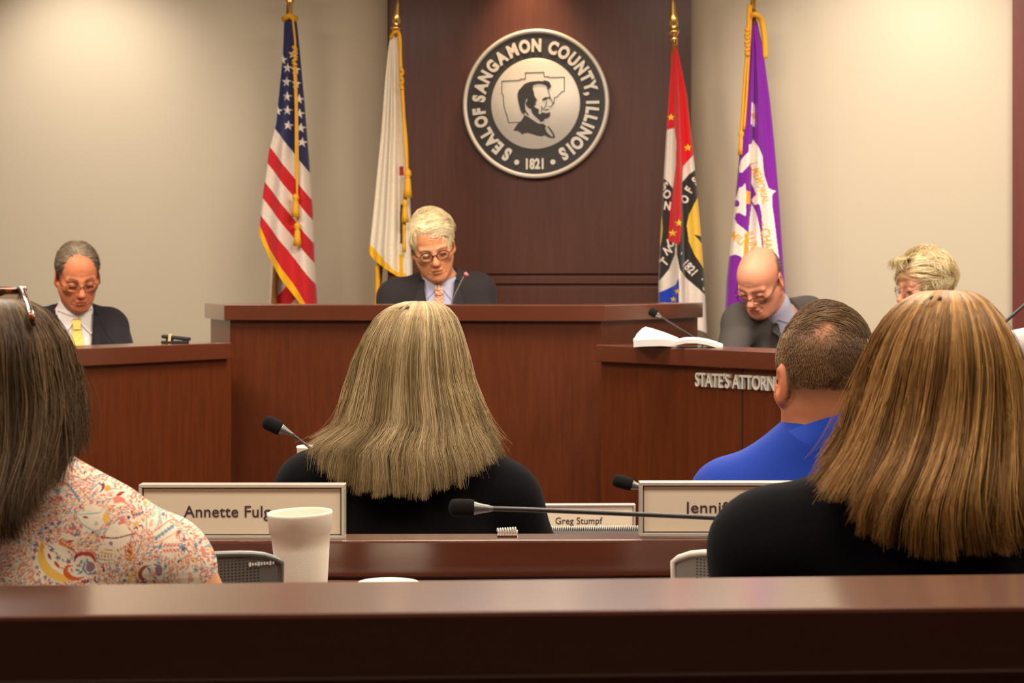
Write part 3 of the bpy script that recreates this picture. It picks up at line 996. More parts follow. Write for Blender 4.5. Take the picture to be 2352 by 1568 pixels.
# ------------------------------------------------------------------ mesh back chairs
def chair(label, loc, rot, seat_h, back_h, mat_mesh, mat_frame, holes=True, logo=False, cat='chair', group=None, w=0.46):
    """local frame: the back stands at y = 0, facing -y is the outer side; seat towards +y"""
    t = thing('office_chair', label, cat, loc, group, rot)
    loc_kw = dict(local=True)
    # backrest: gently curved shell with a pattern of holes
    nx, nz = 56, 20
    z0, z1 = seat_h + 0.10, back_h
    def P(u, v):                                              # u -1..1, v 0..1
        x = u * w / 2 * (1 - 0.05 * (1 - v))
        y = 0.07 * u * u - 0.02 * v
        zt = z1 - 0.004 * u * u - 0.014 * abs(u) ** 14
        return V3(x, y, z0 + (zt - z0) * v)
    nx, nz = 84, 46
    v = []; f = []
    for i in range(nx + 1):
        for j in range(nz + 1):
            p = P(-1 + 2 * i / nx, j / nz); v.append(p)
    for i in range(nx):
        for j in range(nz):
            a = i * (nz + 1) + j
            f.append((a, a + nz + 1, a + nz + 2, a + 1))
    o = mesh_obj('backrest', v, f, globals()['mat_mesh'](label.split(' mesh')[0].replace(' ', '_') + '_mesh', mat_mesh, w, back_h, seat_h + .14), t, True, local=True)
    so = o.modifiers.new('thick', 'SOLIDIFY'); so.thickness = 0.006; so.offset = 0
    edge = [P(-1, q) for q in np.linspace(0, 1, 16)] + [P(q, 1) for q in np.linspace(-0.97, 0.97, 30)] + [P(1, q) for q in np.linspace(1, 0, 16)]
    MB().tube(edge, 0.0055, 8).build('back_frame', mat_frame, t, local=True)
    MB().tube([V3(0, 0.0, z0 + .12), V3(0, -0.02, z0), V3(0, 0.10, seat_h - .04), V3(0, 0.20, seat_h - .05)], 0.02, 8).build('back_stem', M['black'], t, local=True)
    sb = MB(); sb.box((0, 0.21, seat_h - 0.03), (0.44, 0.34, 0.06)); sb.build('seat', M['black'], t, local=True, smooth=False, bevel=0.025)
    for s in (-1, 1):
        MB().tube(smoothpath([V3(s * .18, .20, seat_h - .05), V3(s * .235, .19, seat_h), V3(s * .24, .18, seat_h + .18)], 5), 0.013, 8).build('arm_post', M['black'], t, local=True)
        ab = MB(); ab.box((s * .24, .20, seat_h + .195), (0.06, 0.24, 0.03)); ab.build('armrest', M['black'], t, local=True, smooth=False, bevel=0.01)
    MB().tube([V3(0, .18, seat_h - .05), V3(0, .18, 0.10)], 0.025, 12).build('gas_post', M['greymetal'], t, local=True)
    for k in range(5):
        a = 2 * math.pi * k / 5 + .3
        e = V3(.19 * math.cos(a), .18 + .19 * math.sin(a), 0.065)
        l = MB().tube([V3(0, .18, .10), e], [.022, .014], 8).build('base_arm', M['black'], t, local=True)
        cm = frame_mtx(e + V3(0, 0, -.037), V3(math.cos(a + 1.57), math.sin(a + 1.57), 0), V3(0, 0, 1), V3(math.cos(a), math.sin(a), 0))
        MB().lathe([(.028, -.012), (.028, .012)], 14, cm).build('caster', M['black'], t, local=True)
    if logo:
        lg = MB(); px_ = 0.02
        for k in range(9):                                     # small slanted white maker's mark, unreadable in the photo
            lg.box((0.190 + k * .0036, -0.0245 + .07 * ((.190 + k * .0036) / (w / 2)) ** 2, back_h - 0.016), (0.0026, 0.001, 0.0034 + 0.002 * (k in (0, 3, 7))))
        lg.build('maker_mark', M['white'], t, local=True, smooth=False, label='small white mark')
    return t


M['mesh_dark'] = lin(104, 100, 96)
M['mesh_light'] = lin(146, 138, 128)
M['frame_light'] = mat_plain('pale_frame', lin(225, 215, 200), 0.4)
zc = CZ - (1276 - HY) / F * 2.55
chair('dark grey mesh back chair between the floral blouse and the white cup', (*XY(226, 2.55), 0.32), math.radians(3), 0.42, zc - 0.32, M['mesh_dark'], M['greymetal'], logo=True, w=0.455)
zc = CZ - (1273 - HY) / F * 2.58
chair('light grey mesh back chair at the left of the black sweater woman', (*XY(1945, 2.58), 0.32), math.radians(-3), 0.42, zc - 0.32, M['mesh_light'], M['frame_light'], w=0.44)
# ------------------------------------------------------------------ county seal on the panel
WSL = -0.03
us, zs = hit(1230, 238, WSL)
tS = math.hypot(*RW(us, WSL, 0)[:2])
ySl = RW(us, WSL, 0)[1]
RS = 171.5 / F * ySl
KS = RS / 689.0                                                # crop pixel -> metre
oS = RW(us, WSL, zs)
mSeal = frame_mtx(oS, V3(UX, UY, 0), V3(0, 0, 1), V3(-WX, -WY, 0))   # local: x right, y up, z to the room
seal = thing('county_seal', 'round black and silver county seal on the walnut wall panel', 'seal', RW(us, 0, zs))


def sxy(p): return ((p[0] - 765) * KS, (796 - p[1]) * KS)


mb = MB(); mb.lathe([(RS * 0.985, -0.029), (RS, -0.024), (RS, 0.004), (RS * 0.985, 0.009), (RS * .955, 0.009), (RS * .943, 0.003), (RS * .94, -0.005)], 128, mSeal, cap=False)
mb.build('outer_ring', M['silver'], seal)
M['sealblack'] = mat_plain('seal_black', lin(44, 40, 37), 0.5, noise=0.08)
mb = MB(); mb.lathe([(RS * .945, -0.028), (RS * .945, 0.0), (RS * .60, 0.0), (RS * .60, -0.01)], 128, mSeal, cap=False)
mb.build('lettering_band', M['sealblack'], seal, smooth=False)
mb = MB(); mb.lathe([(RS * .612, -0.02), (RS * .608, 0.003), (RS * .60, 0.0045), (0.0005, 0.0045)], 128, mSeal, cap=False)
mb.build('centre_disc', M['silver'], seal)
LET = [('S', -150), ('E', -139), ('A', -129), ('L', -119.5), ('O', -107.3), ('F', -97), ('S', -84), ('A', -73), ('N', -61.5), ('G', -49), ('A', -36.8), ('M', -23.5), ('O', -10.8), ('N', 1.2),
       ('C', 18.3), ('O', 30), ('U', 42), ('N', 53.6), ('T', 64), ('Y', 73.6), (',', 80.5), ('I', 89.8), ('L', 97.5), ('L', 105.8), ('I', 112.8), ('N', 121.3), ('O', 133.3), ('I', 141.8), ('S', 150.4)]
mb = MB()
for ch, ang in LET:
    v, f = text_mesh(ch, 0.5, 0.055, 0.80, 1.0, 'CENTER')
    hgt = 112 * KS / 0.72
    a = -math.radians(ang); r0 = 484 * KS
    ca, sa = math.cos(a), math.sin(a)
    pv = []
    for p in v:
        x, y = p[0] * hgt, p[1] * hgt + r0
        pv.append((x * ca - y * sa, x * sa + y * ca, (p[2] + .5) * 0.006))
    mb.add(pv, f, mSeal)
mb.build('seal_lettering', M['silver'], seal, smooth=False, label='raised silver letters around the rim')
mb = MB()
v, f = text_mesh('1821', 0.5, 0.05, 0.74, 1.05, 'CENTER')
hgt = 92 * KS / 0.72
mb.add([(p[0] * hgt + sxy((760, 0))[0], p[1] * hgt + sxy((0, 1395))[1], (p[2] + .5) * 0.006) for p in v], f, mSeal)
mb.build('year_lettering', M['silver'], seal, smooth=False, label='raised silver year at the bottom')
for c in ((590, 1335), (930, 1337)):
    x, y = sxy(c)
    m2 = mSeal @ np.array([[1, 0, 0, x], [0, 1, 0, y], [0, 0, 1, 0], [0, 0, 0, 1.0]])
    MB().lathe([(24 * KS, 0), (24 * KS, .006)], 24, m2).build('dot', M['silver'], seal, smooth=False)


def spoly(mb, pts, z0, z1): mb.prism([sxy(p) for p in pts], z0, z1, mSeal)


def sline(mb, pts, w, z=0.006, closed=False):
    P = [np.array(sxy(p)) for p in pts]
    for a, b in zip(P[:-1], P[1:]):
        d = b - a; L = np.linalg.norm(d); d /= L; n = np.array([-d[1], d[0]]) * w * KS / 2
        a2 = a - d * w * KS / 2; b2 = b + d * w * KS / 2
        mb.prism([a2 - n, b2 - n, b2 + n, a2 + n], 0.0045, z, mSeal)


mb = MB()
sline(mb, [(620, 575), (628, 568), (672, 567), (672, 510), (846, 509), (848, 549), (888, 550), (902, 559), (1038, 558), (1037, 688), (1015, 691), (968, 740), (944, 745), (940, 798), (926, 802)], 7)
sline(mb, [(622, 577), (450, 583), (448, 695), (462, 712), (466, 800), (482, 862), (500, 912), (513, 968), (612, 966)], 7)
mb.build('county_outline', M['sealblack'], seal, smooth=False)
mb = MB()
HAIR = [(640, 640), (662, 615), (690, 603), (720, 594), (760, 591), (800, 588), (838, 592), (850, 583), (880, 590), (900, 602), (916, 640), (903, 655), (893, 668), (882, 650), (860, 630), (830, 617), (790, 614), (745, 626), (740, 660),
        (752, 690), (757, 725), (768, 742), (783, 765), (765, 785), (772, 800), (752, 822), (770, 835), (800, 850), (795, 885), (810, 895), (830, 878), (868, 888), (905, 878), (903, 912), (880, 935), (850, 940), (842, 962), (815, 966),
        (800, 945), (765, 915), (735, 880), (725, 845), (700, 835), (682, 815), (676, 790), (690, 765), (690, 740), (676, 760), (668, 800), (672, 850), (690, 880), (712, 905), (690, 900), (668, 868), (662, 895), (640, 882), (625, 850), (612, 800), (600, 750), (598, 705), (612, 668)]
spoly(mb, HAIR, 0.004, 0.0075)
BUST = [(662, 900), (690, 912), (730, 938), (770, 965), (800, 982), (845, 985), (868, 1010), (850, 1030), (885, 1075), (925, 1108), (935, 1095), (905, 1045), (880, 1010), (890, 1005), (925, 1050), (948, 1092), (950, 1115), (915, 1118), (880, 1105), (855, 1088), (825, 1100), (780, 1092),
        (735, 1076), (690, 1064), (662, 1068), (640, 1080), (628, 1062), (600, 1045), (560, 1040), (580, 1008), (605, 975), (635, 950), (652, 925)]
spoly(mb, BUST, 0.004, 0.0075)
spoly(mb, [(690, 735), (715, 737), (738, 765), (744, 795), (738, 825), (724, 832), (735, 800), (728, 768), (708, 748)], .004, .0075)
spoly(mb, [(700, 780), (716, 770), (716, 795), (706, 812)], .004, .0075)
spoly(mb, [(832, 758), (855, 740), (900, 738), (906, 752), (878, 752), (866, 768), (848, 764), (836, 776)], .004, .0075)
sline(mb, [(880, 655), (893, 700), (908, 750), (932, 795), (918, 824), (892, 826)], 6, .0075)
sline(mb, [(852, 858), (888, 852)], 7, .0075); sline(mb, [(820, 822), (832, 838), (822, 868)], 6, .0075); sline(mb, [(872, 782), (868, 812), (842, 850)], 5, .0075)
sline(mb, [(812, 985), (840, 1020), (868, 1040)], 6, .0075)
mb.build('portrait_emblem', M['sealblack'], seal, smooth=False, label='black bearded profile of the emblem')

# ------------------------------------------------------------------ flags
M['flag'] = mat_attr('flag_cloth', rough=0.7, spec=0.2, sheen=0.2, bump=0.15, bscale=900)


def loc_frame(px, yref):
    """flag plane: x from the photo column, z from the row, at distance yref"""
    def to(px_, py_, dy): return np.array([(px_ - CX) / F * yref, yref + dy, CZ - (py_ - HY) / F * yref])
    return to


def interp(pts, y):
    pts = sorted(pts, key=lambda p: p[1])
    return np.interp(y, [p[1] for p in pts], [p[0] for p in pts])


def cloth(name, parent, yref, left, right, hem, paint, folds, nx=130, ny=620, amp=0.02, base=(1, 1, 1), dy=0.0, top=None, label=None):
    """hanging cloth closed round its pole. left/right: edge polylines (px,py); hem(u) lowest row per fold;
    folds(u, v): depth in units of amp; painted front, plain back"""
    u = np.linspace(0, 1, nx)[:, None]; v = np.linspace(0, 1, ny)[None, :]
    yt = top(u) if top else min(p[1] for p in left) + 0 * u
    py = yt + (hem(u) - yt) * v
    xl, xr = interp(left, py), interp(right, py)
    ue = 0.5 - 0.5 * np.cos(np.pi * u)                       # columns closer together where the cloth turns away
    px = xl + (xr - xl) * ue
    wid = (xr - xl) / F * yref
    prof = np.sin(np.pi * np.clip(u, 0, 1)) ** 0.6
    d = -(prof * wid * 0.35 + folds(ue, v) * amp * np.minimum(1, v * 3) * prof)
    X = (px - CX) / F * yref; Z = CZ - (py - HY) / F * yref; Y = yref + dy + d
    Vf = np.stack([X, Y, Z], -1).reshape(-1, 3)
    col = np.empty((nx * ny, 3)); col[:] = base
    paint(col, px.ravel(), py.ravel())
    # back sheet, coarser
    nb = 24
    iu = np.linspace(0, nx - 1, nb).astype(int); iv = np.linspace(0, ny - 1, 60).astype(int)
    Xb = X[np.ix_(iu, iv)]; Zb = Z[np.ix_(iu, iv)]; pb = np.broadcast_to(prof, X.shape)[np.ix_(iu, iv)]; wb = wid[np.ix_(iu, iv)]
    Yb = yref + dy + pb * wb * 0.35 * (1 + .3 * np.sin(9 * np.linspace(0, 1, nb))[:, None])
    Vb = np.stack([Xb, Yb, Zb], -1).reshape(-1, 3)
    cb = col.reshape(nx, ny, 3)[np.ix_(iu, iv)].reshape(-1, 3)

    def gridf(n, m, off, flip):
        a = (np.arange(n - 1)[:, None] * m + np.arange(m - 1)[None, :]).reshape(-1) + off
        q = np.stack([a, a + 1, a + m + 1, a + m], 1)
        return q[:, ::-1] if flip else q
    fq = np.concatenate([gridf(nx, ny, 0, False), gridf(nb, 60, nx * ny, True)])
    return mesh_obj(name, np.concatenate([Vf, Vb]), fq, M['flag'], parent, True, col=np.concatenate([col, cb]), label=label)


def L3(r, g, b): return lin(r, g, b)[:3]


def tassel(mb, top, L, r):
    m = np.eye(4); m[:3, 3] = top
    mb.lathe([(r * .3, 0), (r * .8, -L * .08), (r * .95, -L * .2), (r * .5, -L * .3), (r * .75, -L * .38), (r * .9, -L * .7), (r * 1.15, -L), (r * .2, -L * .98)], 14, m)


def flag_base(t, to, pole_top, pole_bot, rad=0.0125):
    """pole down to the platform, round brass foot"""
    a = to(*pole_top, 0.0); b = to(*pole_bot, 0.0)
    d = (b - a) / (b[2] - a[2])
    g_ = a + d * (0.5 - a[2])
    MB().tube([a, g_ + V3(0, 0, .02)], rad, 14).build('pole', M['pole'], t)
    m = np.eye(4); m[:3, 3] = (g_[0], g_[1], 0.5)
    MB().lathe([(0.15, 0), (0.15, 0.02), (0.12, 0.035), (0.04, 0.05), (0.025, 0.09), (0.02, 0.12)], 32, m).build('floor_stand', M['brass'], t)
    return g_


def finial(t, to, p_bot, p_top, kind='spear', s=1.0):
    a = to(*p_bot, 0); b = to(*p_top, 0); d = b - a; L = np.linalg.norm(d); d /= L
    x = np.cross(V3(0, 1, 0), d); x /= np.linalg.norm(x)
    m = frame_mtx(a, x, np.cross(d, x), d)
    mb = MB()
    if kind == 'spear':
        mb.lathe([(.011 * s, -L * .12), (.013 * s, 0), (.016 * s, L * .02), (.010 * s, L * .06), (.013 * s, L * .10), (.022 * s, L * .17), (.017 * s, L * .23), (.011 * s, L * .27), (.019 * s, L * .34), (.013 * s, L * .55), (.0085 * s, L * .8), (.004 * s, L * .97), (.0005, L)], 20, m)
    else:
        mb.lathe([(.011 * s, -L * .15), (.012 * s, 0), (.013 * s, L * .5), (.018 * s, L * .6), (.010 * s, L * .7), (.021 * s, L * .85), (.012 * s, L)], 20, m)
    mb.build('finial', M['brass'], t)


def gold_edge(name, t, pts, r, parts=6):
    """bullion fringe: twisted gold band along a run of points"""
    mb = MB(); mb.tube(smoothpath(pts, parts), r, 7); return mb.build(name, M['gold'], t)


# --- national flag (photo columns 597-727)
yF = 8.45
to = loc_frame(660, yF)
gb = to(632, 1240, 0)
us_f = thing('national_flag', 'stars and stripes flag with gold fringe and cord on the far left pole', 'flag', (to(648, 690, 0)[0], yF, 0.5))
flag_base(us_f, to, (665, 10), (630, 690)); finial(us_f, to, (664, 42), (667, -26), 'socket')
RED, WHT, BLU, GLD = L3(198, 30, 38), L3(226, 208, 192), L3(44, 46, 88), L3(238, 178, 18)


def paint_us(c, x, y):
    q = y - 1.27 * (x - 625)
    lim = [284, 342, 386, 436, 479, 524]
    c[:] = RED
    c[(q < 342)] = WHT
    c[(q >= 386) & (q < 436)] = WHT
    c[(q >= 479) & (q < 524)] = WHT
    c[q < 286] = BLU
    hem_q = np.interp(x, [590, 597, 622, 655, 690, 712, 730], [525, 530, 590, 640, 690, 728, 760])
    c[y > hem_q - 20] = GLD
    for cx_, cy_ in ((222, 343), (218, 413), (222, 487), (225, 557), (230, 632), (263, 352), (266, 422), (281, 500), (284, 572), (291, 643), (298, 716), (250, 275), (172, 556), (196, 300)):
        paint_poly(c, x, y, star(560 + cx_ / 2.1775, cy_ / 2.1775, 12, 0.1), L3(232, 222, 208))


hem_us = lambda u: np.interp(0.5 - 0.5 * np.cos(np.pi * u), [0, .2, .45, .72, .9, 1], [533, 590, 645, 695, 728, 745])
cloth('flag_cloth', us_f, yF, [(653, 40), (650, 130), (642, 210), (635, 285), (620, 340), (606, 440), (596, 533), (596, 760)], [(681, 44), (688, 110), (698, 220), (712, 395), (718, 480), (722, 590), (728, 690), (730, 760)],
      hem_us, paint_us, lambda u, v: np.cos(2 * np.pi * (2.2 * u + .1)) * .8, amp=0.022)


def paint_us2(c, x, y):
    q = y + 1.1 * (x - 625)
    c[:] = L3(214, 192, 178); c[(q > 690) & (q < 745)] = RED; c[(q > 770)] = RED


cloth('flag_cloth', us_f, yF, [(630, 520), (618, 600), (613, 720)], [(660, 520), (690, 640), (700, 720)], lambda u: 720 + 0 * u, paint_us2, lambda u, v: np.cos(9 * u), nx=40, ny=120, amp=.01, dy=0.075, label='rear fold of the flag below the fringe')
mb = MB()
for pts in ([(676, 38), (682, 90), (684, 125)], [(684, 150), (687, 250), (689, 380), (687, 450)], [(680, 150), (684, 250), (685, 380), (690, 505)]):
    mb.tube(smoothpath([to(a, b, -.085) for a, b in pts], 6), 0.0045, 7)
for k in range(5):
    mb.tube([to(678 + 8 * (k % 2), 112 + k * 9, -.085), to(686 - 8 * (k % 2), 120 + k * 9, -.09)], 0.008, 7)
tassel(mb, to(685, 447, -.10), .098, .016); tassel(mb, to(689, 512, -.10), .098, .016)
mb.build('cord', M['gold'], us_f, label='gold cord with two tassels')
mb = MB(); mb.tube([to(652, 46, -.01), to(666, 38, -.03), to(682, 46, -.01)], .014, 8); mb.build('collar_fringe', M['gold'], us_f)

# --- white flag (photo columns 848-945)
yF = 8.35
to = loc_frame(900, yF)
wf = thing('state_flag', 'mostly white flag with gold fringe left of the wall panel, second pole from left', 'flag', (to(880, 690, 0)[0], yF, 0.5))
flag_base(wf, to, (909, 60), (868, 690)); finial(wf, to, (908, 80), (915, -6))


def paint_w(c, x, y):
    c[:] = L3(226, 212, 188)
    hem = np.interp(x, [845, 848, 905, 912, 945], [565, 572, 634, 640, 645])
    c[y > hem - 15] = GLD
    c[(x > 918) & (x < 928) & (y > 383) & (y < 404)] = L3(160, 36, 40)
    c[(x > 919) & (x < 927) & (y > 404) & (y < 470)] = L3(198, 188, 172)
    c[(x > 920) & (x < 927) & (y > 470) & (y < 560)] = L3(74, 66, 44)
    c[(x > 934) & (x < 946) & (y > 300)] = L3(226, 212, 188)
    c[(x > 918) & (x < 928) & (y > 584)] = GLD


cloth('flag_cloth', wf, yF, [(897, 80), (892, 110), (884, 190), (876, 300), (866, 400), (856, 500), (848, 572), (848, 660)], [(915, 80), (922, 140), (930, 240), (938, 380), (945, 520), (948, 660)],
      lambda u: np.interp(u, [0, .6, .78, .82, 1], [572, 634, 640, 652, 655]), paint_w, lambda u, v: np.cos(2 * np.pi * (1.8 * u + .25)) + .4 * np.cos(2 * np.pi * 5 * u), amp=0.014)
mb = MB()
mb.tube(smoothpath([to(898, 88, -.02), to(908, 76, -.04), to(919, 84, -.03), to(922, 150, -.06), to(927, 240, -.07), to(935, 330, -.08), to(937, 400, -.08), to(933, 460, -.08), to(931, 500, -.08), to(931, 580, -.08)], 6), 0.0075, 8)
mb.tube(smoothpath([to(917, 80, -.03), to(926, 190, -.07), to(931, 300, -.08), to(937, 390, -.085), to(941, 430, -.085)], 6), 0.006, 8)
tassel(mb, to(939, 390, -.09), .12, .017); tassel(mb, to(933, 460, -.09), .095, .014)
for k in range(5): mb.tube([to(922 + 6 * (k % 2), 160 + k * 10, -.075), to(928 - 6 * (k % 2), 170 + k * 10, -.08)], 0.008, 7)
mb.build('cord', M['gold'], wf, label='gold cord with two tassels')
gold_edge('pole_fringe', wf, [to(868, 610, -.02), to(868, 660, -.02), to(867, 720, -.02)], .011)

# --- red, white and blue flag with a black ring (photo columns 1513-1620)
yF = 8.2
to = loc_frame(1550, yF)
cf = thing('county_flag', 'red and white flag with a black lettered ring, right of the round seal', 'flag', (to(1553, 690, 0)[0], yF, 0.5))
flag_base(cf, to, (1548, 80), (1554, 690)); finial(cf, to, (1549, 92), (1545, -14), s=1.1)
sc7 = lambda pts: [(1490 + a / 3.333, 240 + b / 3.336) for a, b in pts]


def paint_c(c, x, y):
    W = L3(214, 200, 186); K = L3(42, 38, 34); R = L3(206, 22, 28); Yl = L3(222, 176, 60); B = L3(24, 56, 170)
    c[:] = W
    pp = lambda pts, cc: paint_poly(c, x, y, sc7(pts), cc)
    pp([(95, 570), (118, 572), (150, 605), (180, 650), (190, 800), (195, 1020), (188, 1150), (150, 1260), (80, 1345), (60, 1345), (60, 600)], K)
    pp([(85, 840), (98, 850), (103, 950), (96, 1030), (85, 1090)], Yl)
    pp([(360, 495), (300, 540), (250, 600), (200, 700), (200, 1150), (220, 1265), (290, 1340), (430, 1462), (450, 1470), (450, 1240), (400, 1230), (400, 500)], K)
    pp([(378, 700), (345, 755), (300, 850), (284, 930), (300, 1050), (345, 1160), (418, 1262), (440, 1280), (440, 900), (400, 690)], Yl)
    pp([(338, 1000), (372, 1005), (400, 1012), (420, 1010), (420, 1070), (398, 1062)], K)
    pp([(60, 1445), (130, 1415), (190, 1382), (212, 1330), (214, 1560), (60, 1560)], B)
    for a, b in ((205, 1430), (178, 1490)): pp([(p[0], p[1]) for p in star(a, b, 24)], Yl)
    for ch, a, b, an in (('O', 268, 728, -62), ('F', 302, 655, -55), ('S', 350, 590, -40), ('N', 138, 778, 8), ('O', 135, 690, 20), ('S', 118, 628, 30), ('N', 138, 1118, -30), ('U', 160, 1060, -15), ('T', 112, 1205, -48)):
        paint_text(c, x, y, ch, *sc7([(a, b)])[0], 26, an, W, bold=.04)
    paint_text(c, x, y, '1821', *sc7([(306, 1252)])[0], 27, 46, W, bold=.03, width=.75)
    for a, b in ((236, 1142), (402, 1338)): pp(star(a, b, 12), W)
    paint_text(c, x, y, 'S', *sc7([(432, 1402)])[0], 24, 60, W)
    pp([(60, -700), (400, -700), (330, 100), (345, 370), (335, 392), (290, 440), (258, 480), (240, 700), (238, 880), (226, 1040), (210, 1078), (143, 1040), (160, 800), (178, 650), (196, 480), (200, 300), (190, 184), (145, 194), (100, 200)], R)
    for a, b in ((167, 100), (293, 334), (215, 912), (175, 987)): pp(star(a, b, 30), L3(246, 206, 30))


cloth('flag_cloth', cf, yF, [(1542, 98), (1541, 150), (1535, 240), (1529, 330), (1522, 450), (1516, 560), (1513, 640), (1513, 770)], [(1554, 98), (1562, 140), (1578, 220), (1590, 330), (1601, 440), (1610, 540), (1618, 650), (1624, 770)],
      lambda u: np.interp(u, [0, .5, .56, .6, 1], [752, 752, 745, 752, 770]), paint_c, lambda u, v: np.exp(-((u - .40) / .12) ** 2) * 1.6 - np.exp(-((u - .56) / .05) ** 2) * v + .4 * np.cos(14 * u), amp=0.028)
MB().tube([to(1551, 545, -.075), to(1552, 720, -.075)], 0.010, 8).build('pole_sleeve', M['pole'], cf)

# --- purple flag with white emblem (photo columns 1670-1800)
yF = 8.1
to = loc_frame(1730, yF)
pf = thing('purple_flag', 'purple flag with a white emblem and gold lettering on the far right pole', 'flag', (to(1735, 690, 0)[0], yF, 0.5))
flag_base(pf, to, (1730, 20), (1742, 690)); finial(pf, to, (1730, 28), (1733, -34), 'socket')
sc6 = lambda pts: [(1660 + a / 3.73, 200 + b / 3.733) for a, b in pts]


def paint_p(c, x, y):
    Pu = L3(122, 24, 150); W = L3(230, 218, 206); G = L3(232, 164, 26)
    c[:] = Pu
    pp = lambda pts, cc: paint_poly(c, x, y, sc6(pts), cc)
    pp([(240, 135), (270, 152), (268, 345), (230, 322)], W); pp([(236, 240), (265, 225), (265, 285), (240, 262)], G)
    pp([(255, 450), (290, 520), (328, 600), (335, 690), (345, 760), (380, 868), (412, 885), (445, 895), (420, 915), (409, 945), (412, 1020), (425, 1120), (450, 1330), (470, 1500), (330, 1500), (325, 1250), (312, 1080), (298, 1015), (285, 1005), (262, 1018), (245, 990), (240, 968), (262, 935), (272, 930), (255, 870), (238, 830), (240, 650), (210, 670), (212, 500), (240, 490)], W)
    pp([(212, 560), (180, 590), (148, 630), (135, 690), (136, 738), (160, 735), (190, 700), (215, 672)], W)
    pp([(180, 826), (158, 858), (130, 866), (112, 940), (106, 968), (126, 978), (135, 1005), (122, 1030), (100, 1024), (90, 1100), (62, 1300), (50, 1450), (90, 1436), (130, 1450), (160, 1480), (200, 1480), (215, 1260), (180, 1230), (110, 1170), (95, 1130), (105, 1085), (130, 1080), (175, 1110), (184, 1100), (186, 900)], W)
    pp([(240, 1000), (270, 1085), (300, 1230), (322, 1400), (322, 1500), (195, 1500), (205, 1280), (222, 1120)], W)
    pp([(186, 895), (231, 897), (228, 1010), (184, 1004)], G)
    pp([(170, 1262), (205, 1256), (206, 1500), (160, 1500)], G)
    paint_text(c, x, y, 'L MEMORIAL', *sc6([(305, 830)])[0], 24, 73, G, width=.72); paint_text(c, x, y, '- CHAPTER', *sc6([(372, 1370)])[0], 31, 80, G, width=.72)
    paint_text(c, x, y, 'ILLINOIS', *sc6([(252, 1370)])[0], 26, 72, G, width=.72); paint_text(c, x, y, 'MILI', *sc6([(116, 1300)])[0], 26, 38, G, width=.72)
    pp([(40, 1480), (70, 1445), (110, 1440), (140, 1470), (150, 1520), (120, 2200), (40, 2200)], Pu)


cloth('flag_cloth', pf, yF, [(1721, 48), (1720, 120), (1712, 240), (1700, 340), (1690, 450), (1681, 540), (1670, 640), (1664, 760)], [(1737, 40), (1752, 110), (1768, 230), (1778, 330), (1788, 450), (1795, 560), (1801, 650), (1806, 760)],
      lambda u: np.interp(u, [0, .5, 1], [755, 770, 760]), paint_p, lambda u, v: -1.2 * np.exp(-((u - .36) / .07) ** 2) + .8 * np.exp(-((u - .2) / .1) ** 2) + .5 * np.cos(12 * u + .5), amp=0.024)
mb = MB()
mb.tube(smoothpath([to(1719, 12, -.02), to(1717, 60, -.03), to(1716, 100, -.03), to(1710, 180, -.02), to(1705, 260, -.02), to(1702, 300, -.02), to(1699, 340, -.02)], 6), 0.0075, 8)
mb.tube(smoothpath([to(1724, 14, -.02), to(1722, 60, -.03), to(1718, 130, -.03), to(1713, 220, -.03), to(1707, 300, -.03)], 6), 0.005, 8)
for k in range(7): mb.tube([to(1710 + 8 * (k % 2), 68 + k * 9, -.035), to(1718 - 8 * (k % 2), 76 + k * 9, -.04)], 0.009, 7)
tassel(mb, to(1702, 300, -.02), .10, .014)
mb.build('cord', M['gold'], pf, label='gold cord with a tassel')
gold_edge('fringe', pf, [to(1722, 40, -.02), to(1733, 36, -.04), to(1748, 50, -.02), to(1755, 90, -.015), to(1757, 135, -.01)], .012)
# ------------------------------------------------------------------ people
rng = np.random.default_rng(7)
M['skin'] = mat_attr('skin', rough=0.5, spec=0.35, sss=0.12, bump=0.12, bscale=700)
nrm = lambda v: np.asarray(v, float) / (np.linalg.norm(v) + 1e-12)


def smooth01(x, a, b):
    t = np.clip((x - a) / (b - a), 0, 1); return t * t * (3 - 2 * t)


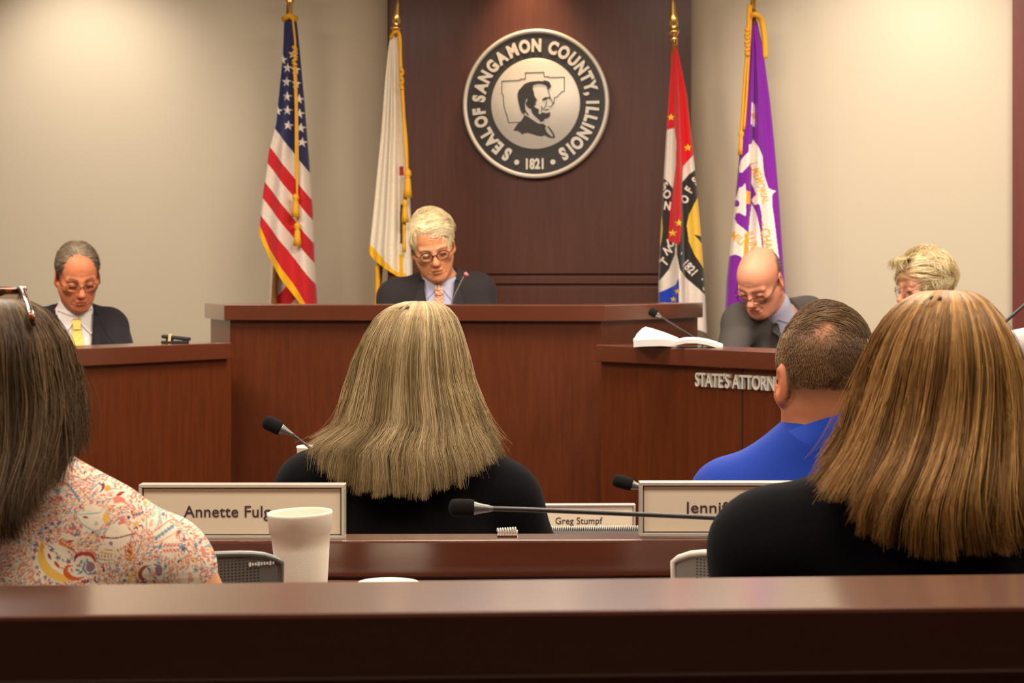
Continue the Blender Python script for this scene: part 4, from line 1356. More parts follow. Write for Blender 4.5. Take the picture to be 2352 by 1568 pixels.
class Head:
    """a head in its own frame: face towards -y, crown +z, eyes at z = 0"""
    def __init__(s, H, R, sc=1.0, fem=False, old=False, jowl=0.0, ears=True, noseL=1.0):
        s.H = np.asarray(H, float); s.R = R; s.sc = sc; s.fem = fem; s.old = old; s.jowl = jowl; s.ears = ears; s.noseL = noseL

    def w(s, p): return s.H + (np.asarray(p, float) * s.sc) @ s.R.T
    def l(s, P): return ((np.asarray(P, float) - s.H) @ s.R) / s.sc

    def e(s, S, c, r, k=0.02, mode='u', rot=None):
        S.ell(s.w(c), np.asarray(r) * s.sc, s.R if rot is None else s.R @ rot, k * s.sc, mode)

    def c(s, S, a, b, ra, rb=None, k=0.02, mode='u'):
        S.cap(s.w(a), s.w(b), ra * s.sc, (ra if rb is None else rb) * s.sc, k * s.sc, mode)

    def build(s, S, N):
        f = s.fem
        s.e(S, (0, .012, .028), (.0755, .096, .090))
        s.e(S, (0, -.035, .036), (.062, .055, .064), .02)
        s.e(S, (0, -.033, -.045), (.058 - .004 * f, .058, .076), .03)
        for q in (-1, 1):
            s.e(S, (q * .042, -.056, -.022), (.025, .025, .021), .022)
            s.c(S, (q * (.050 - .006 * f), .0, -.055), (q * .018, -.068, -.098), .020 + s.jowl, .018 + s.jowl * .6, .028)
            s.c(S, (q * .012, -.087, .017), (q * .046, -.074, .016), .0095 - .002 * f, .008, .013)
        s.e(S, (0, -.077, -.103), (.021, .018, .018), .02)
        if s.jowl: s.e(S, (0, -.035, -.105), (.045, .045, .025), .03)
        for q in (-1, 1):
            s.e(S, (q * .032, -.099, -.003), (.019, .015, .0115), .014, 's')
            s.e(S, (q * .031, -.0795, -.004), (.0150, .0125, .0120), .004)
            s.c(S, (q * .017, -.094, -.0085), (q * .045, -.084, -.0085), .0016, .0012, .003, 's')
            s.c(S, (q * .016, -.091, -.0215), (q * .043, -.079, -.019), .0035, .003, .006, 's')
        nl = s.noseL
        s.c(S, (0, -.089, .010), (0, -.110, -.032 * nl), .0078, .0112, .013)
        s.e(S, (0, -.112, -.036 * nl), (.0125, .0125, .0105), .008)
        for q in (-1, 1):
            s.e(S, (q * .0125, -.100, -.041 * nl), (.0085, .0105, .0085), .007)
            s.e(S, (q * .0065, -.110, -.0475 * nl), (.0035, .005, .0035), .003, 's')
        s.e(S, (0, -.080, -.066), (.027, .020, .021), .02)
        s.e(S, (0, -.0985, -.0650), (.0205, .0065, .0045), .006)
        s.e(S, (0, -.0970, -.0745), (.0175, .0070, .0058), .006)
        for q in (-1, 1):
            s.c(S, (0, -.1055, -.0695), (q * .022, -.0935, -.0715), .0017, .0014, .003, 's')
            if s.old:
                s.c(S, (q * .017, -.105, -.038), (q * .029, -.089, -.070), .0026, .0016, .009, 's')
                s.c(S, (q * .029, -.082, -.084), (q * .031, -.070, -.098), .0014, .001, .006, 's')
        if s.old:
            for z in (.050, .062): s.c(S, (-.035, -.094, z), (.035, -.094, z), .0018, None, .007, 's')
        if s.ears:
            for q in (-1, 1):
                rot = Rz(q * 22) @ Rx(-8)
                s.e(S, (q * .0785, .016, -.008), (.0075, .020, .032), .007, 'u', rot)
                s.e(S, (q * .0860, .010, -.004), (.0055, .0115, .019), .006, 's', rot)
                s.e(S, (q * .0765, .006, -.036), (.007, .010, .010), .008)
        S.cap(s.w((0, .022, -.055)), N + (s.w((0, .022, -.055)) - N) * .05, .054 * s.sc, .061 * s.sc, .035)

    def spectacles(s, parent, wire=.0013, rim='round', w=.026, h=.019, col=None, lens=True, drop=0.0, top_thick=1.0):
        mat = col or M['black']
        t = []
        g = bpy.data.objects.new('spectacles', None)
        fr = MB(); bx = .031
        rims = []
        for q in (-1, 1):
            pts = []
            for k in range(29):
                a = 2 * math.pi * k / 28
                ex = 2.0 if rim == 'round' else 3.2
                ca, sa = math.cos(a), math.sin(a)
                x = w * np.sign(ca) * abs(ca) ** (2 / ex); z = h * np.sign(sa) * abs(sa) ** (2 / ex)
                X = q * bx + x
                pts.append(s.w((X, -.1085 + 1.6 * max(0, abs(X) - .02) ** 1.0 * .22, -.008 + z - drop)))
            rims.append(pts)
            rad = [wire * s.sc * (1 + (top_thick - 1) * max(0, math.sin(2 * math.pi * k / 28))) for k in range(29)]
            fr.tube(pts, rad, 8, cap=False)
            fr.tube([s.w((q * (bx + w - .001), -.1005, -.004 - drop)), s.w((q * .073, -.075, -.002 - drop)), s.w((q * .0795, -.02, .004 - drop * .4)), s.w((q * .080, .012, .010)), s.w((q * .080, .025, -.004))], wire * 1.25 * s.sc, 8)
        fr.tube(smoothpath([s.w((-.0065, -.109, -.004 - drop)), s.w((0, -.1125, .0005 - drop)), s.w((.0065, -.109, -.004 - drop))], 4), wire * 1.2 * s.sc, 8)
        o = fr.build('spectacles', mat, parent)
        if lens:
            for pts in rims:
                c = np.mean(pts[:-1], 0); n = len(pts) - 1
                MB().add([c] + pts[:-1], [(0, 1 + k, 1 + (k + 1) % n) for k in range(n)]).build('lens', M['lens'], o, smooth=False)
        return o


def paint_head(hd, P, base, lip=None, brow=None, scalp=None, stub=None, ruddy=0.25, extra=None):
    p = hd.l(P); x, y, z = p[:, 0], p[:, 1], p[:, 2]; ax = np.abs(x)
    c = np.tile(np.asarray(base, float), (len(P), 1))
    near = (np.abs(p) < .16).all(1)

    def mix(mask, colr):
        m = (mask * near)[:, None]; c[:] = c * (1 - m) + np.asarray(colr) * m
    red = np.array([base[0] * 1.0, base[1] * .72, base[2] * .62])
    mix(ruddy * np.exp(-((ax - .043) / .022) ** 2 - ((z + .03) / .022) ** 2) * (y < -.02), red)
    mix(ruddy * np.exp(-(x / .02) ** 2 - ((z + .035) / .018) ** 2) * (y < -.085), red)
    mix(ruddy * smooth01(ax, .070, .080), red)
    lip = lip if lip is not None else (base[0] * .80, base[1] * .50, base[2] * .48)
    lm = np.exp(-(np.maximum(ax - .012, 0) / .009) ** 2 - ((z + .0695) / .0075) ** 4) * (y < -.088)
    mix(.75 * lm, lip)
    mix(.8 * np.exp(-((z + .0697) / .0018) ** 2) * (ax < .022) * (y < -.085), np.array(lip) * .35)
    if brow is not None:
        bz = .0185 + .004 * np.sin(np.clip((ax - .012) / .036, 0, 1) * 2.4)
        mix(.85 * smooth01(ax, .010, .015) * (1 - smooth01(ax, .044, .050)) * np.exp(-((z - bz) / .0048) ** 4) * (y < -.055), brow)
    lash = smooth01(ax, .014, .018) * (1 - smooth01(ax, .043, .047)) * np.exp(-((z + .0088) / .0024) ** 2) * (y < -.06)
    mix(.85 * lash, (.02, .012, .01))
    if stub is not None:
        mix(stub[1] * smooth01(-z, .048, .075) * (1 - smooth01(-z, .14, .16)) * (y < .0) * (1 - smooth01(ax, .070, .074)), stub[0])
    if scalp is not None:
        m, colr = scalp(x, y, z); mix(m, colr)
    if extra is not None: extra(mix, x, y, z)
    return c


class Torso:
    """frame at the neck base: x towards the left hand, y to the back, z up the spine"""
    def __init__(s, N, sr, sl, hip):
        s.N = np.asarray(N, float); s.sr = np.asarray(sr, float); s.sl = np.asarray(sl, float); s.hip = np.asarray(hip, float)
        ez = nrm(s.N - s.hip); ex = s.sl - s.sr; ex = nrm(ex - ez * (ex @ ez)); ey = np.cross(ez, ex)
        s.R = np.stack([ex, ey, ez], 1); s.W = np.linalg.norm(s.sl - s.sr) / 2

    def w(s, p): return s.N + s.R @ np.asarray(p, float)
    def l(s, P): return (np.asarray(P, float) - s.N) @ s.R

    def solid(s, S, g=0.0, chest=.115, belly=.12, wf=.93, sh=.060, k=.05, trap=.045):
        """trunk grown by g"""
        W = s.W; L = np.linalg.norm(s.N - s.hip)
        S.ell(s.w((0, .005, -.20)), (W * wf + g, chest + g, .22 + g), s.R, k)
        S.ell(s.w((0, -.015, -L * .72)), (W * .88 + g, belly + g, .20 + g), s.R, k)
        S.ell(s.hip + (0, 0, .03), (W * .92 + g, .135 + g, .13 + g), None, k)
        S.cap(s.sr, s.sl, sh * .8 + g, None, k)
        for q in (s.sr, s.sl):
            S.cap(s.w((0, .01, .015)), s.N + (q - s.N) * .85, trap + g, sh * .85 + g, k)


def arms(S, a, e, w, g=0.0, r0=.054, r1=.046, r2=.030, k=.03):
    S.cap(a, e, r0 + g, r1 + g, k); S.cap(e, w, r1 * .92 + g, r2 + g, k)


def hand(S, w, d, up, side, s=1.0):
    """palm, four jointed fingers and a thumb; d: finger direction, side: thumb side"""
    d = nrm(d); up = nrm(up - d * (up @ d)); sd = nrm(np.cross(up, d)) * side
    R = np.stack([sd, d, up], 1)
    S.ell(w + d * .045 * s, np.array((.040, .052, .015)) * s, R, .012)
    for i, (o, L) in enumerate(((.029, .072), (.010, .080), (-.010, .075), (-.028, .058))):
        a = w + d * .082 * s + sd * o * s
        b = a + (d * .55 - up * .10 + sd * o * .8) * L * s
        c_ = b + (d * .42 - up * .35) * L * s
        S.cap(a - d * .02 * s, b, .0092 * s, .0084 * s, .004); S.cap(b, c_, .0084 * s, .0070 * s, .003)
    a = w + d * .025 * s + sd * .032 * s; b = a + (sd * .8 + d * .7) * .035 * s; c_ = b + (d * .95 + sd * .1 - up * .2) * .032 * s
    S.cap(a, b, .0125 * s, .0105 * s, .008); S.cap(b, c_, .0100 * s, .0080 * s, .003)


def legs(S, hip, kn, an, g=0.0, fwd=V3(0, -1, 0), right=V3(-1, 0, 0), shoe=True):
    for q, (k_, a_) in zip((1, -1), zip(kn, an)):
        h = hip + right * .09 * q
        S.cap(h, k_, .082 + g, .056 + g, .04); S.cap(k_, a_, .052 + g, .036 + g, .02)
        if shoe: S.cap(a_ + V3(0, 0, -.035) - fwd * .03, a_ + fwd * .14 + V3(0, 0, -.045), .034 + g, .030 + g, .02)


def bounds(*pts, m=.16):
    P = np.array(pts); return P.min(0) - m, P.max(0) + m


def drape(name, S, T, left, right, off, thick, mat, parent, nu=10, nv=24, paint=None, smooth=True, label=None, from_back=False):
    """strip between two outlines (x, z in the torso frame) laid on the front (or back) of a solid"""
    l = np.array(smoothpath(left, 6)) if len(left) > 2 else np.array(left, float); r = np.array(smoothpath(right, 6)) if len(right) > 2 else np.array(right, float)

    def res(p):
        d = np.r_[0, np.cumsum(np.linalg.norm(np.diff(p, axis=0), axis=1))]; t = np.linspace(0, d[-1], nv)
        return np.stack([np.interp(t, d, p[:, i]) for i in range(2)], 1)
    l, r = res(l), res(r)
    u = np.linspace(0, 1, nu)[:, None, None]
    xz = l[None] * (1 - u) + r[None] * u
    sg = 1 if not from_back else -1
    y = np.full(xz.shape[:2], -.34 * sg)
    for _ in range(70):
        P = T.N + np.stack([xz[..., 0], y, xz[..., 1]], -1) @ T.R.T
        d = S.at(P) - off
        y = np.where(np.abs(y) < .5, y + sg * np.clip(d * .8, -.004, .03), y)
    y = np.clip(y, -.34, .34)
    L = np.stack([xz[..., 0], y, xz[..., 1]], -1)
    Fr = T.N + L @ T.R.T
    Bk = T.N + (L + np.array([0, thick * sg, 0])) @ T.R.T
    n, m = nu, nv
    V = np.concatenate([Fr.reshape(-1, 3), Bk.reshape(-1, 3)])
    f = []
    for i in range(n - 1):
        for j in range(m - 1):
            a = i * m + j; f.append((a, a + 1, a + m + 1, a + m)); b = a + n * m; f.append((b, b + m, b + m + 1, b + 1))
    rim = [(i, 0) for i in range(n)] + [(n - 1, j) for j in range(1, m)] + [(i, m - 1) for i in range(n - 2, -1, -1)] + [(0, j) for j in range(m - 2, 0, -1)]
    ids = [i * m + j for i, j in rim]
    for a, b in zip(ids, ids[1:] + ids[:1]): f.append((a, a + n * m, b + n * m, b))
    col = None
    if paint is not None:
        c = paint(xz[..., 0].ravel(), xz[..., 1].ravel()); col = np.concatenate([c, c])
    return mesh_obj(name, V, f, mat, parent, smooth, col=col, label=label)


def sdf_obj(name, S, mat, parent, lo, hi, coarse, fine=((), (), ()), it=1, col=None, label=None):
    ax = [axis(lo[i], hi[i], coarse, fine[i]) for i in range(3)]
    P, Fq = S.mesh(*ax)
    if it: P = relax(P, Fq, it, .4)
    c = col(P) if col else None
    return mesh_obj(name, P, Fq, mat, parent, True, col=c, label=label)


def head_fine(hd, st=.0032, m=.135):
    return tuple(((hd.H[i] - m * hd.sc, hd.H[i] + m * hd.sc, st),) for i in range(3))


# ---- hair on the scalp (short and medium)
CR_C, CR_R = V3(0, .012, .028), V3(.0755, .096, .090)


def scalp_hair(name, hd, region, flow, n, length, lift, rad, mat, parent, grow=.004, K=7, clump=.5, jit=.25, seed=1, base=True, hvf=None, droop=0.0, cap_t=None):
    """region(p) > 0 where hair grows (head frame); flow(p): combing direction; lift(p): how far it stands off"""
    r = np.random.default_rng(seed)
    d = r.normal(size=(n * 4, 3)); d /= np.linalg.norm(d, axis=1, keepdims=True)
    p = CR_C + d * (CR_R + .001)
    p = p[region(p) > 0][:n]; m = len(p)
    rand = r.random(m)
    lo = r.normal(size=(60, 3)); lo /= np.linalg.norm(lo, axis=1, keepdims=True); ctr = CR_C + lo * CR_R; cv = r.random(60)
    ci = np.argmin(((p[:, None] - ctr[None]) ** 2).sum(2), 1)
    cj = r.normal(size=(60, 3)) * jit
    out = [p.copy()]; q = p.copy(); L = length(p) * (0.75 + .5 * rand) if callable(length) else np.full(m, length) * (0.75 + .5 * rand)
    lf = lift(p)
    pj = r.normal(size=(m, 3)) * jit * .35
    for i in range(1, K):
        s = i / (K - 1)
        fl = flow(q) + cj[ci] * clump + pj
        nn = (q - CR_C) / CR_R ** 2; nn /= np.linalg.norm(nn, axis=1, keepdims=True)
        fl = fl - nn * (fl * nn).sum(1, keepdims=True); fl /= np.linalg.norm(fl, axis=1, keepdims=True) + 1e-9
        q = q + fl * (L / (K - 1))[:, None]
        v = (q - CR_C) / CR_R; k = np.linalg.norm(v, axis=1, keepdims=True)
        h = (grow + lf * math.sin(min(1, s * 1.15) * math.pi / 2) * (.6 + .55 * rand))[:, None]
        on = CR_C + v / k * (CR_R + h)
        q = np.where(k < 1.0 + 0 * k, on, on) if droop == 0 else on * (1 - droop * s) + (q + [0, 0, -.004]) * droop * s
        out.append(q.copy())
    Pl = np.stack(out, 1)
    Pw = hd.H + (Pl * hd.sc) @ hd.R.T
    taper = np.interp(np.linspace(0, 1, K), [0, .15, .7, 1], [.7, 1, .9, .25])[None] * rad * hd.sc
    hv = np.clip(.25 * rand + .75 * cv[ci], 0, 1) if hvf is None else hvf(p, rand, cv[ci])
    o = strands(name, Pw, taper, hv, mat, parent)
    if base:
        S = Sdf()
        def f(X, Y, Z):
            P = np.stack(np.broadcast_arrays(X, Y, Z), -1); l = hd.l(P)
            th = (cap_t(l) if cap_t else grow + lift(l) * .62)
            k0 = np.linalg.norm((l - CR_C) / CR_R, axis=-1)
            th = np.minimum(th, .0012 + .40 * np.maximum(region(l), 0))
            return np.maximum((k0 - 1) * .085 - th, -region(l) * .6) * hd.sc
        S.fn(f, 'u')
        a = hd.H - .15 * hd.sc; b = hd.H + .15 * hd.sc
        ax = [np.arange(a[i], b[i], .004) for i in range(3)]
        P, Fq = S.mesh(*ax)
        if len(P):
            P = relax(P, Fq, 1, .4)
            l = hd.l(P)
            ci2 = np.argmin(((l[:, None] - ctr[None]) ** 2).sum(2), 1)
            mesh_obj('hair_base', P, Fq, mat, o, True, hv=np.clip(.2 + .5 * cv[ci2], 0, 1) if hvf is None else hvf(l, np.full(len(l), .4), cv[ci2]))
    return o


# ---- long hair: strands from the crown following a ring profile
def long_hair(name, rings, crown, n, mat, parent, hem, th0, th1, rad=.0007, K=18, seed=3, jit=.004, flare=0.0, layers=(.80, 1.02), clumps=90, tipclump=.75, wave=.003, fly=.03, extra=None, hvs=None, split=None):
    """rings: (z, cx, cy, a, b) top to bottom; th = 0 is the side turned to the camera; hem(th) -> z of the tips"""
    r = np.random.default_rng(seed)
    rings = sorted(rings, key=lambda q: q[0]); Zs = [q[0] for q in rings]
    I = lambda z, k: np.interp(z, Zs, [q[k] for q in rings])
    th = th0 + (th1 - th0) * r.random(n)
    cc = np.sort(th0 + (th1 - th0) * r.random(clumps)); ch = r.random(clumps); cl = r.random(clumps); cb = r.normal(size=(clumps, 3))
    j = np.argmin(np.abs(th[:, None] - cc[None]), 1)
    lay = layers[0] + (layers[1] - layers[0]) * np.sqrt(r.random(n))
    rand = r.random(n); flyers = r.random(n) < fly
    z_tip = hem(th) + (r.random(n) ** 2) * .035 + (cl[j] - .5) * .018 + (1 - lay) * .05
    crown = np.asarray(crown, float)
    top = crown[2]
    s = np.linspace(0, 1, K)[None] ** 1.45
    # height along the strand: starts flat over the dome then falls
    zz = top + (z_tip - top)[:, None] * s ** 1.18
    tj = th[:, None] + (cc[j] - th)[:, None] * tipclump * np.clip((s - .35) / .65, 0, 1) ** 1.3
    if split is not None: tj = tj + split(th)[:, None] * (1 - s) ** 2
    la = lay[:, None] + flyers[:, None] * (.06 + .16 * rand[:, None]) * s
    a, b = I(zz, 3), I(zz, 4)
    x = I(zz, 1) + a * np.sin(tj) * la; y = I(zz, 2) - b * np.cos(tj) * la
    ph = r.random(n)[:, None] * 6.28; phc = (ch[j] * 6.28)[:, None]
    x = x + wave * s * np.sin(phc + s * 7) + jit * s * (r.normal(size=n))[:, None] + .0012 * np.sin(ph + 11 * s)
    y = y + wave * s * np.cos(phc + s * 6) - flare * s ** 4
    P = np.stack([x, y, zz], -1)
    P[:, 0] = crown + (P[:, 1] - crown) * .25
    tipn = np.clip((s - .6) / .4, 0, 1) ** 2
    P[..., 0] += tipn * (cb[j, 0][:, None] * .006 + (r.normal(size=n) * .004)[:, None]); P[..., 1] += tipn * (cb[j, 1][:, None] * .004)
    if extra is not None: P = extra(P, th, s, rand, cb[j])
    taper = np.interp(np.linspace(0, 1, K), [0, .1, .8, 1], [.8, 1, .95, .3])[None] * rad * (.7 + .6 * rand[:, None])
    hv = np.clip(.30 * rand + .7 * ch[j], 0, 1)
    if hvs is not None: hv = hvs(hv, th, rand)
    o = strands(name, P, taper, hv, mat, parent)
    # solid core under the strands
    nb = 40; zt = np.linspace(top - .020, max(hem(np.linspace(th0, th1, 9)).min() + .02, rings[0][0]), 30)
    tb = np.linspace(th0, th1, nb)
    V = []; 
    for z in zt:
        for t in tb:
            zc_ = max(z, float(hem(np.array([t]))[0]) + .03)
            V.append((I(zc_, 1) + I(zc_, 3) * layers[0] * .94 * math.sin(t), I(zc_, 2) - I(zc_, 4) * layers[0] * .94 * math.cos(t), zc_))
    f = [(i * nb + k, i * nb + k + 1, (i + 1) * nb + k + 1, (i + 1) * nb + k) for i in range(29) for k in range(nb - 1)]
    n0 = len(V); zc0 = top - .016                             # rounded crown, all the way round
    for rr_, zz_ in ((.92, zc0 - .012), (.86, zc0), (.45, top - .0115)):
        for k in range(24):
            t = 2 * math.pi * k / 24; q_ = I(zc0 if rr_ < .9 else zc0 - .012, 3) * layers[0] * rr_, I(zc0 if rr_ < .9 else zc0 - .012, 4) * layers[0] * rr_
            V.append((crown[0] + (I(zc0, 1) - crown[0]) * min(1, rr_ * 1.1) + q_[0] * math.sin(t), I(zc0, 2) - q_[1] * math.cos(t), zz_))
    V.append((crown[0], I(zc0, 2), top - .0095))
    f += [(n0 + i * 24 + k, n0 + i * 24 + (k + 1) % 24, n0 + (i + 1) * 24 + (k + 1) % 24, n0 + (i + 1) * 24 + k) for i in range(2) for k in range(24)]
    f += [(len(V) - 1, n0 + 48 + k, n0 + 48 + (k + 1) % 24) for k in range(24)]
    core = mesh_obj('hair_base', V, f, mat, o, True, hv=np.where(np.arange(len(V)) >= n0, .6, .12))
    so = core.modifiers.new('thick', 'SOLIDIFY'); so.thickness = .006; so.offset = -1
    return o


def cloth_noise(amp, scale, seed=0):
    r = np.random.default_rng(seed); ks = r.normal(size=(7, 3)) * scale; ph = r.random(7) * 6.28; w = r.random(7) + .4
    def f(X, Y, Z):
        d = 0
        for k, p, q in zip(ks, ph, w): d = d + q * np.sin(X * k[0] + Y * k[1] + Z * k[2] + p)
        return d * amp / 4
    return f


def suit_man(label, hd, N, sr, sl, er, el, wr, wl, hip, kn, an, fwd, coat, shirt, tie_paint, skin, opts, vee=(.058, -.34), chest=.115):
    """a seated man in jacket, shirt and tie"""
    t = thing('person', label, 'person', (hip[0], hip[1], min(an[0][2], an[1][2]) - .08))
    T = Torso(N, sr, sl, hip)
    rt = -T.R[:, 0]
    S = Sdf(); hd.build(S, T.w((0, 0, 0))); T.solid(S, -.008, chest - .01, wf=.86, sh=.052)
    arms(S, sr, er, wr, -.006); arms(S, sl, el, wl, -.006)
    hand(S, wr, nrm(wr - er) + fwd * .3, V3(0, 0, 1), -1); hand(S, wl, nrm(wl - el) + fwd * .3, V3(0, 0, 1), 1)
    legs(S, hip, kn, an, -.01, fwd, rt, False)
    lo, hi = bounds(hd.H, hip, sr, sl, er, el, wr, wl, *kn, *an, m=.15)
    ff = head_fine(hd)
    hf = tuple(tuple((min(wr[i], wl[i]) - .11, max(wr[i], wl[i]) + .11, .0055) for _ in (0,)) for i in range(3))
    body = sdf_obj('body', S, M['skin'], t, lo, hi, .014, tuple(ff[i] + hf[i] for i in range(3)), 1, lambda P: paint_head(hd, P, skin, **opts))
    # shirt
    Sh = Sdf(); T.solid(Sh, -.001, chest - .006, wf=.86, sh=.05)
    Sh.cap(T.w((0, -.004, -.03)), T.N + (hd.w((0, .022, -.055)) - T.N) * .45, .068, .0635, .02)
    lo2, hi2 = bounds(N, hip, sr, sl, m=.17)
    sdf_obj('shirt', Sh, shirt, t, lo2, hi2, .012, (((N[0] - .12, N[0] + .12, .005),), ((N[1] - .16, N[1] + .1, .005),), ((N[2] - .2, N[2] + .1, .005),)))
    # jacket
    J = Sdf(); T.solid(J, .012, chest + .004, wf=.93, sh=.060)
    arms(J, sr, er, er + (wr - er) * .93, .010); arms(J, sl, el, el + (wl - el) * .93, .010)
    J.fn(cloth_noise(.0035, 26, 3), 'add')
    w0, z1 = vee

    def cut(X, Y, Z):
        P = np.stack(np.broadcast_arrays(X, Y, Z), -1); l = T.l(P)
        wv = w0 * np.clip(1 - l[..., 2] / z1, 0, 2) 
        wv = np.where(l[..., 2] > 0, w0 + .15 * l[..., 2], wv)
        front = np.maximum(np.abs(l[..., 0]) - wv, l[..., 1] - .01)
        ring = np.sqrt(l[..., 0] ** 2 + (l[..., 1] + .0) ** 2) - .066
        ring = np.maximum(ring, -.05 - l[..., 2])
        return -np.minimum(front, ring)
    Jc = Sdf(); Jc.ops = list(J.ops); Jc.fn(cut, 'i')
    lo3, hi3 = bounds(N, hip, sr, sl, er, el, wr, wl, m=.16)
    jk = sdf_obj('jacket', Jc, coat, t, lo3, hi3, .009, (((lo3[0], hi3[0], .0075),), ((N[1] - .2, N[1] + .2, .006),), ((N[2] - .25, N[2] + .12, .0055),)))
    # lapels and jacket collar
    for q in (-1, 1):
        a = [(q * w0 * 1.02, .03), (q * w0 * .92, -.05), (q * w0 * .58, -.16), (q * w0 * .10, z1 * .92)]
        b = [(q * (w0 + .016), .028), (q * (w0 + .040), -.055), (q * (w0 + .058), -.115), (q * .02, z1 * .95)]
        drape('lapel', J, T, a, b, .007, .006, coat, jk, 8, 26)
    # shirt collar and tie
    for q in (-1, 1):
        drape('collar', Sh, T, [(q * .010, .022), (q * .014, -.004), (q * .052, -.052)], [(q * .062, .045), (q * .070, .010), (q * .066, -.040)], .004, .003, shirt, t, 9, 12)
    if tie_paint is not None:
        tie = drape('tie', Sh, T, [(-.011, .008), (-.017, -.030), (-.024, -.12), (-.036, -.36)], [(.011, .008), (.017, -.030), (.024, -.12), (.036, -.36)], .006, .004, M['flag'], t, 14, 90, paint=tie_paint)
        drape('tie_knot', Sh, T, [(-.0175, .012), (-.012, -.026)], [(.0175, .012), (.012, -.026)], .012, .008, M['flag'], tie, 8, 10, paint=tie_paint)
    # trousers and shoes
    Tr = Sdf(); legs(Tr, hip, kn, an, .012, fwd, rt, False); Tr.ell(hip + (0, 0, .02), (T.W * .9, .14, .12), None, .05)
    lo4, hi4 = bounds(hip, *kn, *an, m=.17)
    sdf_obj('trousers', Tr, coat, t, lo4, hi4, .016)
    for a in an:
        MB().tube([a + V3(0, 0, -.03) - fwd * .05, a + V3(0, 0, -.03) + fwd * .05, a + V3(0, 0, -.045) + fwd * .16], [.038, .042, .030], 12).build('shoe', M['black'], t)
    return t, T, Sh, J, jk, body


def knees(hip, fwd, floor, sp=.11, rt=V3(1, 0, 0), L=.43):
    k = [hip + fwd * L - rt * sp + V3(0, 0, -.01), hip + fwd * L + rt * sp + V3(0, 0, -.01)]
    a = [V3(p[0], p[1], floor + .08) + fwd * .02 for p in k]
    return k, a


FR = V3(0, -1, 0)
M['coat_charcoal'] = mat_plain('charcoal_wool', lin(50, 45, 45), 0.85, noise=.18, nscale=400, bump=.2, bscale=800, spec=.15, sheen=.05)
M['coat_navy'] = mat_plain('dark_navy_wool', lin(40, 37, 40), 0.85, noise=.18, nscale=400, bump=.2, bscale=800, spec=.15, sheen=.05)
M['coat_grey'] = mat_plain('grey_wool', lin(78, 72, 68), 0.85, noise=.18, nscale=400, bump=.2, bscale=800, spec=.15, sheen=.05)
M['shirt_blue'] = mat_plain('pale_blue_shirt', lin(186, 184, 208), 0.7, noise=.04)
M['shirt_white'] = mat_plain('white_shirt', lin(228, 218, 212), 0.7, noise=.03)
M['hair_white'] = mat_hair('white_hair', [(0, lin(190, 164, 112)), (.45, lin(232, 210, 160)), (1, lin(248, 234, 196))])
M['hair_grey'] = mat_hair('grey_brown_hair', [(0, lin(72, 58, 46)), (.5, lin(122, 104, 84)), (1, lin(166, 150, 128))])
M['hair_blonde_short'] = mat_hair('light_blonde_hair', [(0, lin(92, 68, 38)), (.4, lin(184, 154, 100)), (1, lin(240, 222, 178))])

# ---------------- white haired man behind the bench
yM = 7.75
hd = Head(Q(993, 564, yM), Rz(7) @ Rx(20) @ Ry(-11), 1.02, old=True)
N = Q(1010, 656, yM + .06)
hip = V3(Q(1006, 0, yM)[0], yM + .12, 1.0)
kn, an = knees(hip, FR, .5)
sk = lin(220, 148, 104)[:3]


def tie1(x, z):
    r = np.sin(x * 900 + 3 * np.sin(z * 400)) * np.sin(z * 820 + 2 * np.sin(x * 500))
    return np.where((r > .15)[:, None], np.array(lin(232, 205, 180)[:3]), np.array(lin(196, 110, 66)[:3]))


p1 = suit_man('person with wavy white hair and round dark spectacles in a charcoal suit behind the bench', hd, N,
              Q(906, 682, yM + .10), Q(1100, 670, yM + .10), Q(880, 850, yM), Q(1134, 850, yM), V3(-.40, 7.25, 1.285), V3(-.12, 7.22, 1.285), hip, kn, an, FR,
              M['coat_charcoal'], M['shirt_blue'], tie1, sk, dict(brow=lin(206, 178, 138)[:3], ruddy=.35))
hd.spectacles(p1[0], .0016, 'round', .0235, .0185, top_thick=1.6)
reg = lambda p: np.minimum(np.where(p[..., 1] < -.01, p[..., 2] - (.052 + .30 * np.maximum(0, -.055 - p[..., 1]) + .10 * np.abs(p[..., 0] + .02)), p[..., 2] - np.interp(p[..., 1], [-.01, .015, .05, .11], [-.004, .0, -.06, -.075])),
                           p[..., 2] + .09)
reg1 = lambda p: np.where((p[..., 1] < -.012) & (np.abs(p[..., 0]) > .056), p[..., 2] + .012 + .9 * (p[..., 1] + .030), reg(p))
flow1 = lambda p: np.stack([np.where(p[:, 2] > .045, .95 + 0 * p[:, 0], .10 * np.sign(p[:, 0])), np.where(p[:, 2] > .045, .22 + 0 * p[:, 0], .5), np.where(p[:, 2] > .045, .15, -.8)], 1)
scalp_hair('hair', hd, reg1, flow1, 3200, .060, lambda p: .006 + .018 * smooth01(p[..., 2], .03, .10), .0009, M['hair_white'], p1[0], grow=.004, clump=.8, jit=.5, seed=5)

